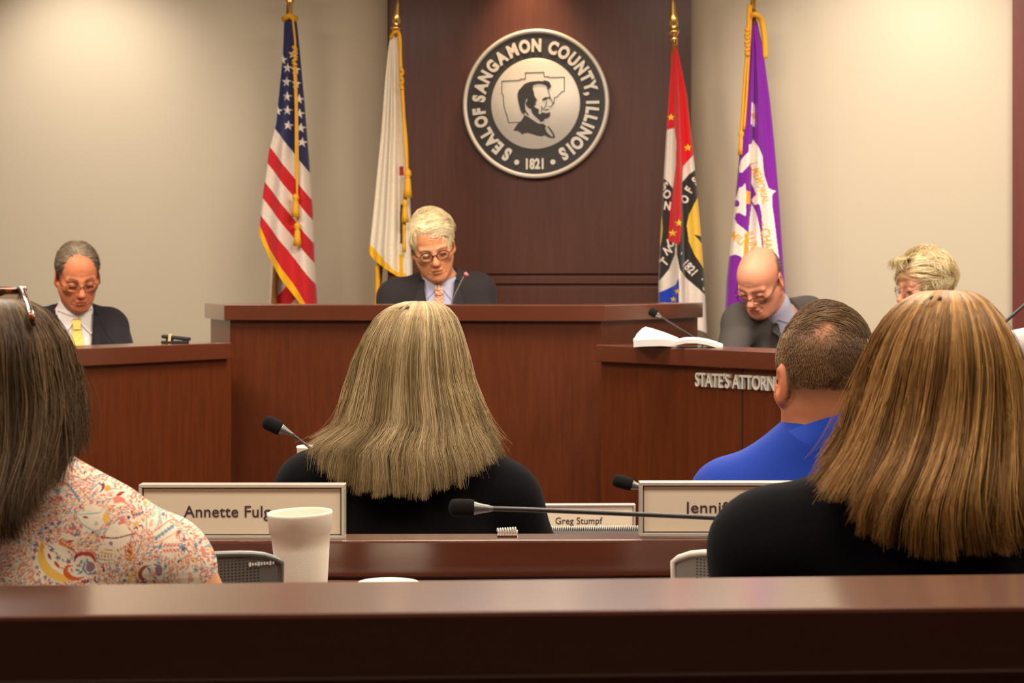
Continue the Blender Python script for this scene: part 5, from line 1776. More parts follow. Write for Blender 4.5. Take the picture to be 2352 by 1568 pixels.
# ---------------- man with the yellow tie
yM = 7.6
hd = Head(Q(178, 632, yM), Rz(22) @ Rx(24) @ Ry(-3), 1.0, old=True)
N = Q(170, 735, yM + .07)
hip = V3(Q(172, 0, yM)[0], yM + .12, .93)
kn, an = knees(hip, FR, .5, rt=V3(1, 0, 0))
sk = lin(212, 130, 90)[:3]
tie2 = lambda x, z: np.tile(np.array(lin(238, 208, 112)[:3]), (len(x), 1)) * (1 - .10 * (np.sin((x + z) * 900) > .6))[:, None]
p2 = suit_man('person with receding grey hair and a yellow tie behind the left desk, looking down', hd, N,
              Q(86, 752, yM + .04), Q(252, 750, yM + .13), Q(40, 900, yM), Q(304, 880, yM - .10), V3(-1.85, 7.15, 1.265), V3(-1.55, 7.10, 1.265), hip, kn, an, FR,
              M['coat_navy'], M['shirt_white'], tie2, sk, dict(brow=lin(96, 72, 56)[:3], ruddy=.55, stub=(lin(168, 84, 58)[:3], .35)), vee=(.066, -.40))
hd.spectacles(p2[0], .0011, 'rect', .026, .0165)
reg2 = lambda p: np.where(p[..., 2] > .035, np.minimum(p[..., 1] + .064 - .30 * np.maximum(0, .05 - np.abs(p[..., 0] + .012)) - .1 * (p[..., 2] - .06), .05),
                          np.minimum(p[..., 1] - np.interp(p[..., 2], [-.07, -.03, 0, .035], [.05, .028, -.010, -.034]), p[..., 2] + .075))
flow2 = lambda p: np.stack([.35 * np.sign(p[:, 0]) + .2, .75 + 0 * p[:, 0], -.55 - 0 * p[:, 0]], 1)
scalp_hair('hair', hd, reg2, flow2, 2400, .030, lambda p: .004 + .006 * smooth01(p[..., 2], .02, .10), .0009, M['hair_grey'], p2[0], grow=.003, clump=.4, jit=.3, seed=6)

# ---------------- bald man at the right desk
yM = 7.35
hd = Head(Q(1745, 642, yM), Rz(-35) @ Rx(38) @ Ry(4), .98, old=True, jowl=.006)
N = Q(1792, 738, yM + .14)
hip = V3(Q(1800, 0, yM)[0], yM + .36, .93)
kn, an = knees(hip, FR, .5)
sk = lin(222, 150, 118)[:3]


def tie3(x, z):
    q = np.floor((z * 1.0 + x * 1.0) / .022) % 3
    pal = np.array([lin(40, 42, 82)[:3], lin(48, 50, 92)[:3], lin(206, 150, 140)[:3]])
    return pal[q.astype(int)]


def scalp3(x, y, z):
    m = smooth01(y, .018, .045) * smooth01(-z, -.085, -.055) * smooth01(z, -.10, -.06) * .75
    return m, lin(128, 104, 84)[:3]


p3 = suit_man('bald person in a grey suit leaning over the open book at the right desk', hd, N,
              Q(1700, 740, yM + .10), Q(1856, 722, yM + .28), Q(1668, 860, yM - .05), Q(1905, 860, yM + .1), V3(.80, 6.98, 1.265), V3(1.06, 6.96, 1.265), hip, kn, an, FR,
              M['coat_grey'], M['shirt_blue'], tie3, sk, dict(brow=lin(178, 128, 100)[:3], ruddy=.4, scalp=scalp3))
hd.spectacles(p3[0], .0014, 'rect', .026, .0150, drop=.010)
reg3 = lambda p: np.minimum(np.minimum(p[..., 1] - np.interp(p[..., 2], [-.06, -.02, .02, .06], [.05, .024, -.004, .03]), .066 - p[..., 2]), p[..., 2] + .08)
scalp_hair('hair', hd, reg3, flow2, 1800, .016, lambda p: .002 + 0 * p[..., 2], .0008, M['hair_grey'], p3[0], grow=.0012, clump=.2, jit=.3, seed=8, base=False)


# ---------------- plain seated figures (backs to the camera and the profile woman)
def plain_person(label, hd, N, sr, sl, er, el, wr, wl, hip, kn, an, fwd, top_mat, skin, opts, chest=.115, g=.012, r0=.054, noise=.003, neck=.02, top_name='sweater', top_step=.008, sleeve=.95, legs_mat=None, belly=.12, trap=.045, wf=.93, sh=.060, extra_top=None, collar=None, hands=True, do_top=True):
    t = thing('person', label, 'person', (hip[0], hip[1], min(an[0][2], an[1][2]) - .08))
    T = Torso(N, sr, sl, hip); rt = -T.R[:, 0]
    S = Sdf(); hd.build(S, T.w((0, 0, 0))); T.solid(S, -.006, chest - .01, belly - .01, wf=wf - .05, sh=sh - .008, trap=trap - .006)
    arms(S, sr, er, wr, -.008, r0); arms(S, sl, el, wl, -.008, r0)
    hand(S, wr, nrm(wr - er) + fwd * .3, V3(0, 0, 1), -1, .92); hand(S, wl, nrm(wl - el) + fwd * .3, V3(0, 0, 1), 1, .92)
    legs(S, hip, kn, an, -.01, fwd, rt, False)
    lo, hi = bounds(hd.H, hip, sr, sl, er, el, wr, wl, *kn, *an, m=.15)
    ff = head_fine(hd, .0040)
    hf = tuple(((min(wr[i], wl[i]) - .11, max(wr[i], wl[i]) + .11, .006),) for i in range(3))
    body = sdf_obj('body', S, M['skin'], t, lo, hi, .014, tuple(ff[i] + hf[i] for i in range(3)), 1, lambda P: paint_head(hd, P, skin, **opts))
    J = Sdf(); T.solid(J, g, chest, belly, wf=wf, sh=sh, trap=trap)
    arms(J, sr, er, er + (wr - er) * sleeve, g - .002, r0); arms(J, sl, el, el + (wl - el) * sleeve, g - .002, r0)
    if extra_top: extra_top(J, T)
    if noise: J.fn(cloth_noise(noise, 22, 9), 'add')
    if neck:
        J.fn(lambda X, Y, Z: -(np.maximum(np.linalg.norm(T.l(np.stack(np.broadcast_arrays(X, Y, Z), -1))[..., :2], axis=-1) - .064, -(T.l(np.stack(np.broadcast_arrays(X, Y, Z), -1))[..., 2] - neck))), 'i')
    lo3, hi3 = bounds(N, hip, sr, sl, er, el, wr, wl, m=.16)
    top = None
    if do_top:
        top = sdf_obj(top_name, J, top_mat, t, lo3, hi3, top_step)
    Tr = Sdf(); legs(Tr, hip, kn, an, .012, fwd, rt, False); Tr.ell(hip + (0, 0, .02), (T.W * .9, .14, .12), None, .05)
    lo4, hi4 = bounds(hip, *kn, *an, m=.17)
    sdf_obj('trousers', Tr, legs_mat or M['coat_navy'], t, lo4, hi4, .016)
    for a in an:
        MB().tube([a + V3(0, 0, -.03) - fwd * .05, a + V3(0, 0, -.03) + fwd * .05, a + V3(0, 0, -.045) + fwd * .16], [.038, .042, .030], 12).build('shoe', M['black'], t)
    return t, T, J, top, body


M['black_knit'] = mat_plain('black_knit', lin(13, 11, 13), 0.95, noise=.3, nscale=300, bump=.3, bscale=700, spec=.08, sheen=.03)
M['royal_blue'] = mat_plain('royal_blue_knit', lin(16, 52, 150), 0.75, noise=.06, nscale=500, bump=.15, bscale=900, spec=.2, sheen=.05)
M['grey_knit'] = mat_plain('grey_knit', lin(186, 178, 172), 0.9, noise=.08, nscale=300, bump=.3, bscale=500)
BK = V3(0, 1, 0)

# ---------------- woman in profile at the right desk
yM = 7.15
hd = Head(Q(2124, 654, yM), Rz(-74) @ Rx(12), .95, fem=True)
N = Q(2150, 755, yM + .04); hip = V3(Q(2170, 0, yM)[0], yM + .1, .96)
kn, an = knees(hip, nrm(V3(-.5, -.86, 0)), .5, rt=nrm(V3(.86, -.5, 0)))
sk = lin(206, 142, 112)[:3]
p4 = plain_person('person with short tousled blonde hair in profile, wearing clear framed spectacles', hd, N, Q(2085, 800, yM - .10), Q(2225, 800, yM + .16), Q(2050, 930, yM - .2), Q(2270, 930, yM + .1),
                  V3(1.14, 6.62, 1.265), V3(1.40, 6.66, 1.265), hip, kn, an, nrm(V3(-.5, -.86, 0)), M['coat_charcoal'], sk, dict(brow=lin(150, 112, 76)[:3], ruddy=.5), top_step=.011)
hd.spectacles(p4[0], .0013, 'rect', .0265, .020, col=M['greymetal'])
reg4 = lambda p: np.where(p[..., 2] > .03, p[..., 1] + .078 - .35 * np.maximum(0, .09 - p[..., 2]) * (np.abs(p[..., 0]) > .03), np.minimum(p[..., 1] - np.interp(p[..., 2], [-.09, -.04, 0, .03], [.03, .012, -.012, -.045]), p[..., 2] + .085))
flow4 = lambda p: np.stack([.15 * np.sign(p[:, 0]), .72 + 0 * p[:, 0], -.70 + .75 * smooth01(p[:, 2], .06, .11)], 1)
scalp_hair('hair', hd, reg4, flow4, 3000, .075, lambda p: .012 + .014 * smooth01(p[..., 2], .0, .08), .0010, M['hair_blonde_short'], p4[0], grow=.005, clump=.9, jit=.55, seed=11, K=9, cap_t=lambda l: .006 + .008 * smooth01(l[..., 2], .0, .08))
# curl over the forehead
r_ = np.random.default_rng(4); fr_ = []
for i in range(200):
    x0 = r_.uniform(-.05, .05); aa = r_.uniform(.55, 1.1); q = [V3(x0, -.035 - .03 * r_.random(), .110 + r_.normal() * .005)]
    for k in range(1, 7):
        q.append(V3(x0 + .012 * k / 6 * r_.normal(), -.050 - .055 * aa * math.sin(k / 6 * 1.9), .112 + .010 * math.sin(k / 6 * 3.1) - .034 * aa * (k / 6) ** 2 + r_.normal() * .002))
    fr_.append([hd.w(a) for a in q])
strands('fringe', np.array(fr_), np.interp(np.linspace(0, 1, 7), [0, .7, 1], [.0009, .0009, .0003])[None], r_.random(200) * .6 + .3, M['hair_blonde_short'], p4[0])

# ---------------- blonde woman in black, centre
M['hair_blonde'] = mat_hair('ash_blonde_hair', [(0.0, lin(88, 70, 42)), (.35, lin(144, 120, 80)), (.7, lin(180, 154, 110)), (1.0, lin(206, 182, 140))])
yB = 3.70
hd = Head(Q(960, 866, yB + .02), Rz(183) @ Rx(8), .97, fem=True, ears=True)
N = Q(960, 1010, yB + .01); hip = V3(Q(958, 0, yB)[0], yB - .02, .70)
kn, an = knees(hip, BK, .22, rt=V3(-1, 0, 0))
sk = lin(206, 150, 118)[:3]
p5 = plain_person('person with long ash blonde hair and a black sweater, back turned, at the centre', hd, N, Q(1160, 1156, yB), Q(718, 1130, yB), Q(1278, 1450, yB + .02), Q(646, 1450, yB + .02),
                  V3(.02, 4.34, 1.0), V3(-.36, 4.34, 1.0), hip, kn, an, BK, M['black_knit'], sk, {}, chest=.12, r0=.056)
zr5 = lambda py: CZ - (py - HY) / F * (yB - .1)
yc5 = yB + .0


def ring5(py, xl, xr, b, cy):
    y_ = yB - .02
    return (CZ - (py - HY) / F * y_, ((xl + xr) / 2 - CX) / F * y_, cy, (xr - xl) / 2 / F * y_, b)


R5 = [ring5(690, 944, 982, .02, yc5), ring5(696, 916, 1010, .05, yc5), ring5(708, 888, 1030, .075, yc5), ring5(730, 862, 1046, .095, yc5), ring5(770, 840, 1060, .115, yc5), ring5(820, 822, 1070, .125, yc5), ring5(870, 813, 1077, .128, yc5), ring5(920, 804, 1092, .128, yc5 - .01), ring5(960, 794, 1106, .126, yc5 - .015),
      ring5(984, 780, 1114, .126, yc5 - .02), ring5(998, 742, 1124, .130, yc5 - .03), ring5(1014, 706, 1136, .134, yc5 - .033), ring5(1050, 700, 1152, .140, yc5 - .035), ring5(1150, 700, 1150, .148, yc5 - .035)]
hem5 = lambda th: CZ - (np.interp(th, [-1.9, -1.45, -1.2, -.85, -.45, -.1, .25, .55, .85, 1.15, 1.5, 1.9], [1000, 1016, 1034, 1085, 1125, 1142, 1140, 1115, 1085, 1062, 1046, 1000]) - HY) / F * (yB - .15)
long_hair('hair', R5, Q(962, 691, yB - .01), 16000, M['hair_blonde'], p5[0], hem5, -1.95, 1.95, rad=.00043, seed=21, clumps=150, tipclump=.7, wave=.003, jit=.0035, fly=.02, layers=(.86, 1.01))

# ---------------- man in the blue pullover
M['hair_brown'] = mat_hair('brown_hair', [(0, lin(60, 44, 28)), (.5, lin(96, 72, 46)), (1, lin(140, 108, 72))])
yB = 3.65
hd = Head(Q(1888, 868, yB), Rz(191) @ Rx(8) @ Ry(2), 1.07, jowl=.004)
N = Q(1900, 1030, yB + .0); hip = V3(Q(1895, 0, yB)[0], yB - .02, .69)
kn, an = knees(hip, BK, .22, rt=V3(-1, 0, 0))
sk = lin(196, 124, 88)[:3]


def scalp6(x, y, z):
    fade = smooth01(z, -.085, .01) * smooth01(y, -.055, -.03) * (1 - smooth01(np.abs(x), .0735, .0765))
    bald = np.exp(-((x - .02) / .034) ** 2 - ((y - .082) / .03) ** 2 - ((z - .078) / .032) ** 2)
    return np.clip(fade * .88 - .65 * bald, 0, 1), lin(80, 58, 36)[:3]


p6 = plain_person('person with short brown hair in a royal blue pullover, seen from behind', hd, N, Q(2110, 1160, yB), Q(1676, 1146, yB), Q(2138, 1450, yB + .02), Q(1640, 1440, yB + .05),
                  V3(.86, 4.34, 1.0), V3(.46, 4.34, 1.0), hip, kn, an, BK, M['royal_blue'], sk, dict(scalp=scalp6, stub=(lin(120, 84, 60)[:3], .5), ruddy=.45), chest=.125, r0=.056, top_name='pullover', noise=.004, trap=.055)
reg6 = lambda p: np.minimum(p[..., 2] + .062, p[..., 1] - np.interp(p[..., 2], [-.05, -.02, .02, .06, .1], [.04, .022, -.012, -.05, -.075]))
len6 = lambda p: .0055 + .042 * smooth01(p[:, 2], .070, .100)
flow6 = lambda p: np.stack([-.9 * smooth01(p[:, 2], .05, .1) + .1 * np.sign(p[:, 0]), .25 + 0 * p[:, 0], -.6 + .5 * smooth01(p[:, 2], .05, .1)], 1)
bald6 = lambda p: np.exp(-((p[:, 0] - .02) / .03) ** 2 - ((p[:, 1] - .082) / .028) ** 2 - ((p[:, 2] - .078) / .03) ** 2)
reg6b = lambda p: np.where(bald6(p.reshape(-1, 3)).reshape(p.shape[:-1]) > .45 + .5 * np.random.default_rng(2).random(p.shape[:-1]), -1.0, np.where(np.random.default_rng(5).random(p.shape[:-1]) > smooth01(p[..., 2], -.066, -.02), -1.0, reg6(p)))
scalp_hair('hair', hd, reg6b, flow6, 12000, len6, lambda p: .0012 + .012 * smooth01(p[..., 2], .078, .112), 0.00042, M['hair_brown'], p6[0], grow=.0008, clump=.25, jit=.30, seed=13, base=False)
S_ = None
# standing collar of the pullover
cm = MB(); T6 = p6[1]; nC = 60
v = []; f = []
for i in range(nC):
    a = 2 * math.pi * i / (nC - 1) * .93 + .22 + math.pi * 1.5
    ca, sa = math.cos(a), math.sin(a)
    for (r, zo) in ((.100, -.045), (.097, -.005), (.090, .052), (.085, .051), (.090, -.004), (.092, -.045)):
        v.append(T6.w((r * ca * 1.04 - .006, r * sa * .95 + .004 + .012 * (zo > .03), zo + .014 * sa - .026 * ca * (zo > -.04) + .005 * math.sin(4 * a + 1) * (zo < .02))))
for i in range(nC - 1):
    for k in range(6):
        k2 = (k + 1) % 6; f.append((i * 6 + k, i * 6 + k2, (i + 1) * 6 + k2, (i + 1) * 6 + k))
f += [tuple(range(5, -1, -1)), tuple((nC - 1) * 6 + k for k in range(6))]
mesh_obj('collar', v, [q[::-1] for q in f], M['royal_blue'], p6[3], True)

# ---------------- black sweater woman, right foreground
M['hair_gold'] = mat_hair('golden_brown_hair', [(0.0, lin(78, 52, 24)), (.35, lin(126, 88, 44)), (.75, lin(166, 120, 64)), (1.0, lin(196, 152, 90))])
yB = 2.40
hd = Head(Q(2168, 932, yB + .02), Rz(176) @ Rx(8), .97, fem=True)
N = Q(2168, 1128, yB + .01); hip = V3(Q(2165, 0, yB)[0], yB - .03, .72)
fw = nrm(V3(.98, .16, 0))
kn, an = knees(hip, fw, .32, rt=nrm(V3(.16, -.98, 0)), L=.40, sp=.085)
p7 = plain_person('person with long golden brown hair and a black sweater, nearest on the right', hd, N, Q(2572, 1264, yB), Q(1764, 1262, yB), Q(2640, 1560, yB + .02), Q(1728, 1560, yB + .02),
                  V3(.70, 2.43, .90), V3(.58, 2.42, .88), hip, kn, an, BK, M['black_knit'], lin(206, 150, 118)[:3], {}, chest=.11, belly=.11, r0=.056, top_step=.009, trap=.05)
yc7 = yB + .0


def ring7(py, xl, xr, b, cy):
    y_ = yB - .02
    return (CZ - (py - HY) / F * y_, ((xl + xr) / 2 - CX) / F * y_, cy, (xr - xl) / 2 / F * y_, b)


R7 = [ring7(664, 2160, 2206, .02, yc7), ring7(672, 2122, 2245, .05, yc7), ring7(692, 2085, 2272, .078, yc7), ring7(725, 2050, 2298, .098, yc7), ring7(770, 2020, 2322, .112, yc7), ring7(830, 1996, 2342, .12, yc7), ring7(900, 1975, 2354, .122, yc7), ring7(960, 1955, 2358, .12, yc7 - .008), ring7(1010, 1935, 2354, .122, yc7 - .015),
      ring7(1060, 1900, 2348, .128, yc7 - .025), ring7(1110, 1858, 2342, .134, yc7 - .035), ring7(1160, 1835, 2344, .138, yc7 - .035), ring7(1290, 1825, 2365, .140, yc7 - .03)]
hem7 = lambda th: CZ - (np.interp(th, [-1.9, -1.5, -1.25, -.92, -.74, -.58, -.3, 0, .35, .7, 1.0, 1.3, 1.6, 1.9], [1080, 1122, 1142, 1160, 1192, 1240, 1262, 1270, 1275, 1270, 1262, 1200, 1110, 1080]) - HY) / F * (yB - .15)
long_hair('hair', R7, Q(2186, 666, yB - .01), 13000, M['hair_gold'], p7[0], hem7, -1.95, 1.95, rad=.00046, seed=31, clumps=80, tipclump=.85, wave=.004, jit=.002, fly=.012, layers=(.84, 1.01))

# ---------------- woman in the floral blouse, left foreground
M['hair_dark'] = mat_hair('dark_brown_hair', [(0.0, lin(46, 31, 16)), (.4, lin(78, 57, 34)), (.8, lin(110, 84, 54)), (1.0, lin(140, 110, 78))])
M['floral'] = mat_attr('floral_print', rough=0.75, spec=0.2, sheen=0.1)
yB = 2.40
hd = Head(Q(-14, 946, yB + .02), Rz(176) @ Rx(6), .97, fem=True)
N = Q(-14, 1136, yB + .01); hip = V3(Q(-14, 0, yB)[0], yB - .03, .72)
fw = nrm(V3(-.98, .16, 0))
kn, an = knees(hip, fw, .32, rt=nrm(V3(.16, .98, 0)), L=.40, sp=.085)
p8 = plain_person('person with long dark brown hair, sunglasses on the head and a floral blouse', hd, N, Q(391, 1318, yB), Q(-419, 1318, yB), Q(528, 1540, yB + .02), Q(-556, 1540, yB + .02),
                  V3(-.70, 2.42, .88), V3(-.84, 2.43, .90), hip, kn, an, BK, M['floral'], lin(206, 142, 98)[:3], {}, chest=.11, belly=.11, r0=.058, trap=.055, do_top=False)
T8, J8 = p8[1], p8[2]
J8 = Sdf(); T8.solid(J8, .014, .112, .115, wf=.84, sh=.044, trap=.052)
for a, e in ((T8.sr, Q(528, 1540, yB + .02)), (T8.sl, Q(-556, 1540, yB + .02))):
    d = e - a; J8.cap(a - d * .14, a - d * .04, .053, .0525, .02)
    J8.cap(T8.w((0, .03, .02)), T8.N + (a - T8.N) * .6 + V3(0, 0, .010), .05, .056, .04)
J8.fn(cloth_noise(.0022, 20, 9), 'add')
J8.fn(lambda X, Y, Z: -(np.maximum(np.linalg.norm(T8.l(np.stack(np.broadcast_arrays(X, Y, Z), -1))[..., :2], axis=-1) - .064, -(T8.l(np.stack(np.broadcast_arrays(X, Y, Z), -1))[..., 2] - .03))), 'i')
lo8, hi8 = bounds(N, hip, T8.sr, T8.sl, m=.17)
P8, F8 = J8.mesh(*[axis(lo8[i], hi8[i], .0075) for i in range(3)])
P8 = relax(P8, F8, 1, .4)
# ---- printed blouse: the part in view is refined so the print stays sharp
def refine(P, Fq, sel, k):
    a, b, c, d = (P[Fq[sel][:, i]] for i in range(4))
    g = np.linspace(0, 1, k + 1)
    u, v = np.meshgrid(g, g, indexing='ij'); u = u[None, :, :, None]; v = v[None, :, :, None]
    n = len(a)
    G = a[:, None, None] * (1 - u) * (1 - v) + b[:, None, None] * u * (1 - v) + c[:, None, None] * u * v + d[:, None, None] * (1 - u) * v
    V = G.reshape(-1, 3)
    ix = np.arange(n * (k + 1) ** 2).reshape(n, k + 1, k + 1)
    q = np.stack([ix[:, :-1, :-1], ix[:, 1:, :-1], ix[:, 1:, 1:], ix[:, :-1, 1:]], -1).reshape(-1, 4)
    allV = np.concatenate([P, V]); allF = np.concatenate([Fq[~sel], q + len(P)])
    key = np.round(allV * 2e5).astype(np.int64)
    _, first, inv = np.unique(key, axis=0, return_index=True, return_inverse=True)
    inv = inv.reshape(-1)
    return allV[first], inv[allF]


cen = P8[F8].mean(1); nn8 = vnormals(P8, F8)[F8].mean(1)
bx8 = CX + cen[:, 0] / cen[:, 1] * F; by8 = HY + (CZ - cen[:, 2]) / cen[:, 1] * F
sel8 = (bx8 > -420) & (bx8 < 540) & (by8 > 1040) & (by8 < 1365) & (nn8[:, 1] < .55)
P8, F8 = refine(P8, F8, sel8, 9)
col8 = np.tile(np.array(lin(228, 208, 180)[:3]), (len(P8), 1))
X8 = CX + P8[:, 0] * F / yB; Y8 = HY + (CZ - P8[:, 2]) * F / yB
front8 = P8[:, 1] < T8.N[1] + .06
X8 = np.where(front8, X8, X8 + 5000)                          # the print differs on the chest side
C_ = lambda *a: np.array(lin(*a)[:3])
CORAL, RED_, MAR, YEL, GLD_, BLUE_, NAVY, TEAL, MAUV, PURP = C_(208, 116, 94), C_(178, 62, 44), C_(122, 36, 60), C_(222, 174, 76), C_(212, 142, 44), C_(94, 130, 150), C_(66, 70, 112), C_(150, 172, 166), C_(150, 108, 116), C_(84, 48, 92)
c8 = lambda x, y: (100 + x / 5.6, 1060 + y / 5.6)
rg8 = np.random.default_rng(12)
occ = []
fill_mask = np.zeros(len(P8), bool)


ord8 = np.argsort(X8, kind='stable'); Xs8 = X8[ord8]; Ys8 = Y8[ord8]


def put(poly, c):
    xs = [p[0] for p in poly]; ys = [p[1] for p in poly]
    i0, i1 = np.searchsorted(Xs8, min(xs)), np.searchsorted(Xs8, max(xs))
    if i1 <= i0: return
    yy = Ys8[i0:i1]; k = np.nonzero((yy >= min(ys)) & (yy <= max(ys)))[0] + i0
    if len(k):
        k = k[pip(Xs8[k], Ys8[k], poly)]
        col8[ord8[k]] = c


def leaf(x, y, L, w, ang, c):
    a = math.radians(ang); ca, sa = math.cos(a), math.sin(a); n = 9; pts = []
    for s in (1, -1):
        for i in range(n):
            t = i / (n - 1) if s > 0 else 1 - i / (n - 1)
            px_, py_ = (t - .5) * L, s * w * math.sin(math.pi * t ** .8) / 2
            pts.append((x + px_ * ca - py_ * sa, y + px_ * sa + py_ * ca))
    put(pts, c)


def flower(x, y, r, c, n=5, rot=0.0, eye=None):
    put([(x + r * (.66 + .34 * math.cos(n * t)) * math.cos(t + rot), y + r * (.66 + .34 * math.cos(n * t)) * math.sin(t + rot)) for t in np.linspace(0, 2 * math.pi, 36)[:-1]], c)
    if eye is not None: put([(x + r * .28 * math.cos(t), y + r * .28 * math.sin(t)) for t in np.linspace(0, 6.28, 10)[:-1]], eye)


def stroke(pts, w, c, taper=False):
    p = np.array(smoothpath([np.array(q, float) for q in pts], 8)); d = np.gradient(p, axis=0); d /= np.linalg.norm(d, axis=1, keepdims=True) + 1e-9
    n = np.stack([-d[:, 1], d[:, 0]], 1); t = np.linspace(0, 1, len(p))
    ww = (w * np.sin(np.pi * np.clip(t, .03, .97)) ** .7 if taper else np.full(len(p), w))[:, None] / 2
    for i in range(len(p) - 1):
        put([p[i] + n[i] * ww[i], p[i + 1] + n[i + 1] * ww[i + 1], p[i + 1] - n[i + 1] * ww[i + 1], p[i] - n[i] * ww[i]], c)


def sprig(x, y, L, ang, c, k=4, lw=1.0, curl=0.0, c2=None):
    a = math.radians(ang); pts = []
    for i in range(k + 2):
        t = i / (k + 1); aa = a + curl * t
        pts.append((x + L * t * math.cos(aa), y + L * t * math.sin(aa)))
    stroke(pts, .55 * lw, c)
    for i in range(1, k + 2):
        aa = math.degrees(a + curl * i / (k + 1)); l = L * .34 * (1 - .35 * i / (k + 2))
        if i == k + 1: leaf(pts[i][0], pts[i][1], l * 1.1, l * .40, aa, c2 if c2 is not None else c); continue
        for s in (1, -1):
            b = math.radians(aa + s * 42)
            leaf(pts[i][0] + l * .52 * math.cos(b), pts[i][1] + l * .52 * math.sin(b), l, l * .36, aa + s * 42, c)


def taken(x, y, r):
    A = np.array(occ)
    return bool((((x - A[:, 0]) ** 2 + (y - A[:, 1]) ** 2) < (r + A[:, 2]) ** 2).any())


S6 = 1 / 5.6
big = [(330, 1150, 250), (690, 1230, 190), (1520, 1330, 190), (960, 1080, 130), (1650, 850, 130), (1460, 730, 100), (1740, 1030, 140), (1960, 1420, 130), (1050, 420, 110), (1290, 750, 80), (850, 310, 70), (330, 320, 90), (500, 930, 110), (760, 650, 190), (1080, 880, 180), (1240, 1440, 90)]
for x, y, r in big: occ.append((*c8(x, y), r * S6 * .8))
# background foliage: coral leaves streaming over the cloth
for i in range(26000):
    x, y = rg8.uniform(-430, 545), rg8.uniform(1035, 1370)
    r = rg8.choice([2.8, 3.8, 5.0, 7.2], p=[.24, .40, .20, .16])
    if taken(x, y, r * .42): continue
    ang = 40 + 60 * math.sin(x / 46) + 50 * math.cos(y / 34) + rg8.normal() * 18
    q = rg8.random()
    if r > 5.5: sprig(x - 7 * math.cos(math.radians(ang)), y - 7 * math.sin(math.radians(ang)), 15, ang, CORAL if q < .7 else BLUE_ if q < .88 else GLD_, 3, 1.0, rg8.normal() * .4)
    elif r > 4.5: flower(x, y, 4.6, [NAVY, BLUE_, MAR, GLD_, MAUV][rg8.integers(5)], 5, rg8.random() * 6, YEL if q > .12 else None) if q < .25 else sprig(x - 4.5 * math.cos(math.radians(ang)), y - 4.5 * math.sin(math.radians(ang)), 10, ang, CORAL if q < .8 else TEAL, 2)
    else: leaf(x, y, r * 2.3, r * .90, ang, CORAL if q < .70 else TEAL if q < .79 else BLUE_ if q < .86 else RED_ if q < .91 else YEL if q < .96 else MAUV)
    occ.append((x, y, r * .46))
# the large figures of the print
P_ = lambda pts: [c8(*p) for p in pts]
put(P_([(190, 880), (155, 980), (150, 1100), (190, 1220), (280, 1320), (400, 1390), (560, 1405), (640, 1375), (540, 1350), (430, 1300), (330, 1230), (250, 1130), (215, 1010), (212, 890)]), YEL)
put(P_([(185, 920), (170, 1010), (200, 1060), (212, 960)]), GLD_)
for x, y in ((265, 890), (310, 1015), (390, 1110), (512, 1160)): flower(*c8(x, y), 6.6, PURP, 5, x, MAUV)
for x, y in ((120, 945), (110, 1010), (100, 1100), (155, 1215), (260, 1330), (150, 810), (230, 750), (300, 700), (380, 690)): flower(*c8(x, y), 5.4, NAVY, 6, y, MAUV)
for x, y, a in ((280, 970, 20), (370, 1060, 40), (450, 1140, 60), (200, 860, -60), (270, 800, -40), (340, 740, -20), (190, 1270, 50), (310, 1370, 20), (400, 1410, 10)): leaf(*c8(x, y), 9, 3.4, a, BLUE_)
leaf(*c8(290, 1095), 17, 5.5, 65, MAR); leaf(*c8(385, 1195), 22, 6.5, 50, RED_); leaf(*c8(450, 1240), 9, 3, 40, CORAL)
stroke(P_([(580, 1170), (600, 1095), (680, 1072), (770, 1085), (815, 1130), (832, 1190)]), 9, RED_, True); stroke(P_([(585, 1165), (600, 1110), (660, 1085)]), 5, MAR, True)
stroke(P_([(570, 1215), (500, 1225), (490, 1290), (540, 1345), (620, 1372), (710, 1355)]), 10, C_(196, 84, 42), True)
put([(c8(775, 1235)[0] + 10 * math.cos(t), c8(775, 1235)[1] + 11 * math.sin(t)) for t in np.linspace(0, 6.28, 18)[:-1]], MAUV)
for x, y, a in ((665, 1170, -60), (705, 1200, -80), (735, 1160, -110), (630, 1270, 20), (660, 1300, 150), (690, 1250, 100), (770, 1320, 160), (820, 1310, 150), (720, 1290, 60)): leaf(*c8(x, y), 13, 5, a, BLUE_)
leaf(*c8(640, 1215), 12, 5, 15, MAUV); leaf(*c8(560, 1270), 12, 4, 70, CORAL)
for x in (690, 720, 750): stroke(P_([(x, 1385), (x - 5, 1420)]), 4, MAR)
stroke(P_([(680, 1400), (720, 1425), (770, 1405)]), 3, MAR)
stroke(P_([(1500, 1235), (1410, 1265), (1372, 1340), (1400, 1405), (1445, 1395)]), 9, C_(150, 78, 44), True)
put([(c8(1600, 1300)[0] + 8 * math.cos(t), c8(1600, 1300)[1] + 13 * math.sin(t)) for t in np.linspace(0, 6.28, 18)[:-1]], MAUV)
flower(*c8(1525, 1345), 9, GLD_, 6, .3, C_(228, 208, 180)); flower(*c8(1430, 1460), 8, PURP, 5, .2, MAUV)
for x, y, a in ((1480, 1280, 20), (1560, 1230, 10), (1600, 1210, 30), (1490, 1310, 80), (1560, 1400, 50)): leaf(*c8(x, y), 11, 4.5, a, BLUE_)
leaf(*c8(1545, 1450), 14, 7, 70, CORAL); leaf(*c8(1335, 1480), 22, 6, 95, CORAL); leaf(*c8(1510, 1500), 14, 4, 15, MAR)
stroke(P_([(1655, 1240), (1665, 1350), (1640, 1450)]), 1.6, TEAL)
for pts in ([(430, 545), (560, 600), (640, 700), (740, 770), (850, 800), (1010, 765)], [(560, 600), (700, 595), (840, 585), (880, 560)], [(800, 880), (880, 800), (960, 770)]): stroke(P_(pts), 3.2, TEAL, True)
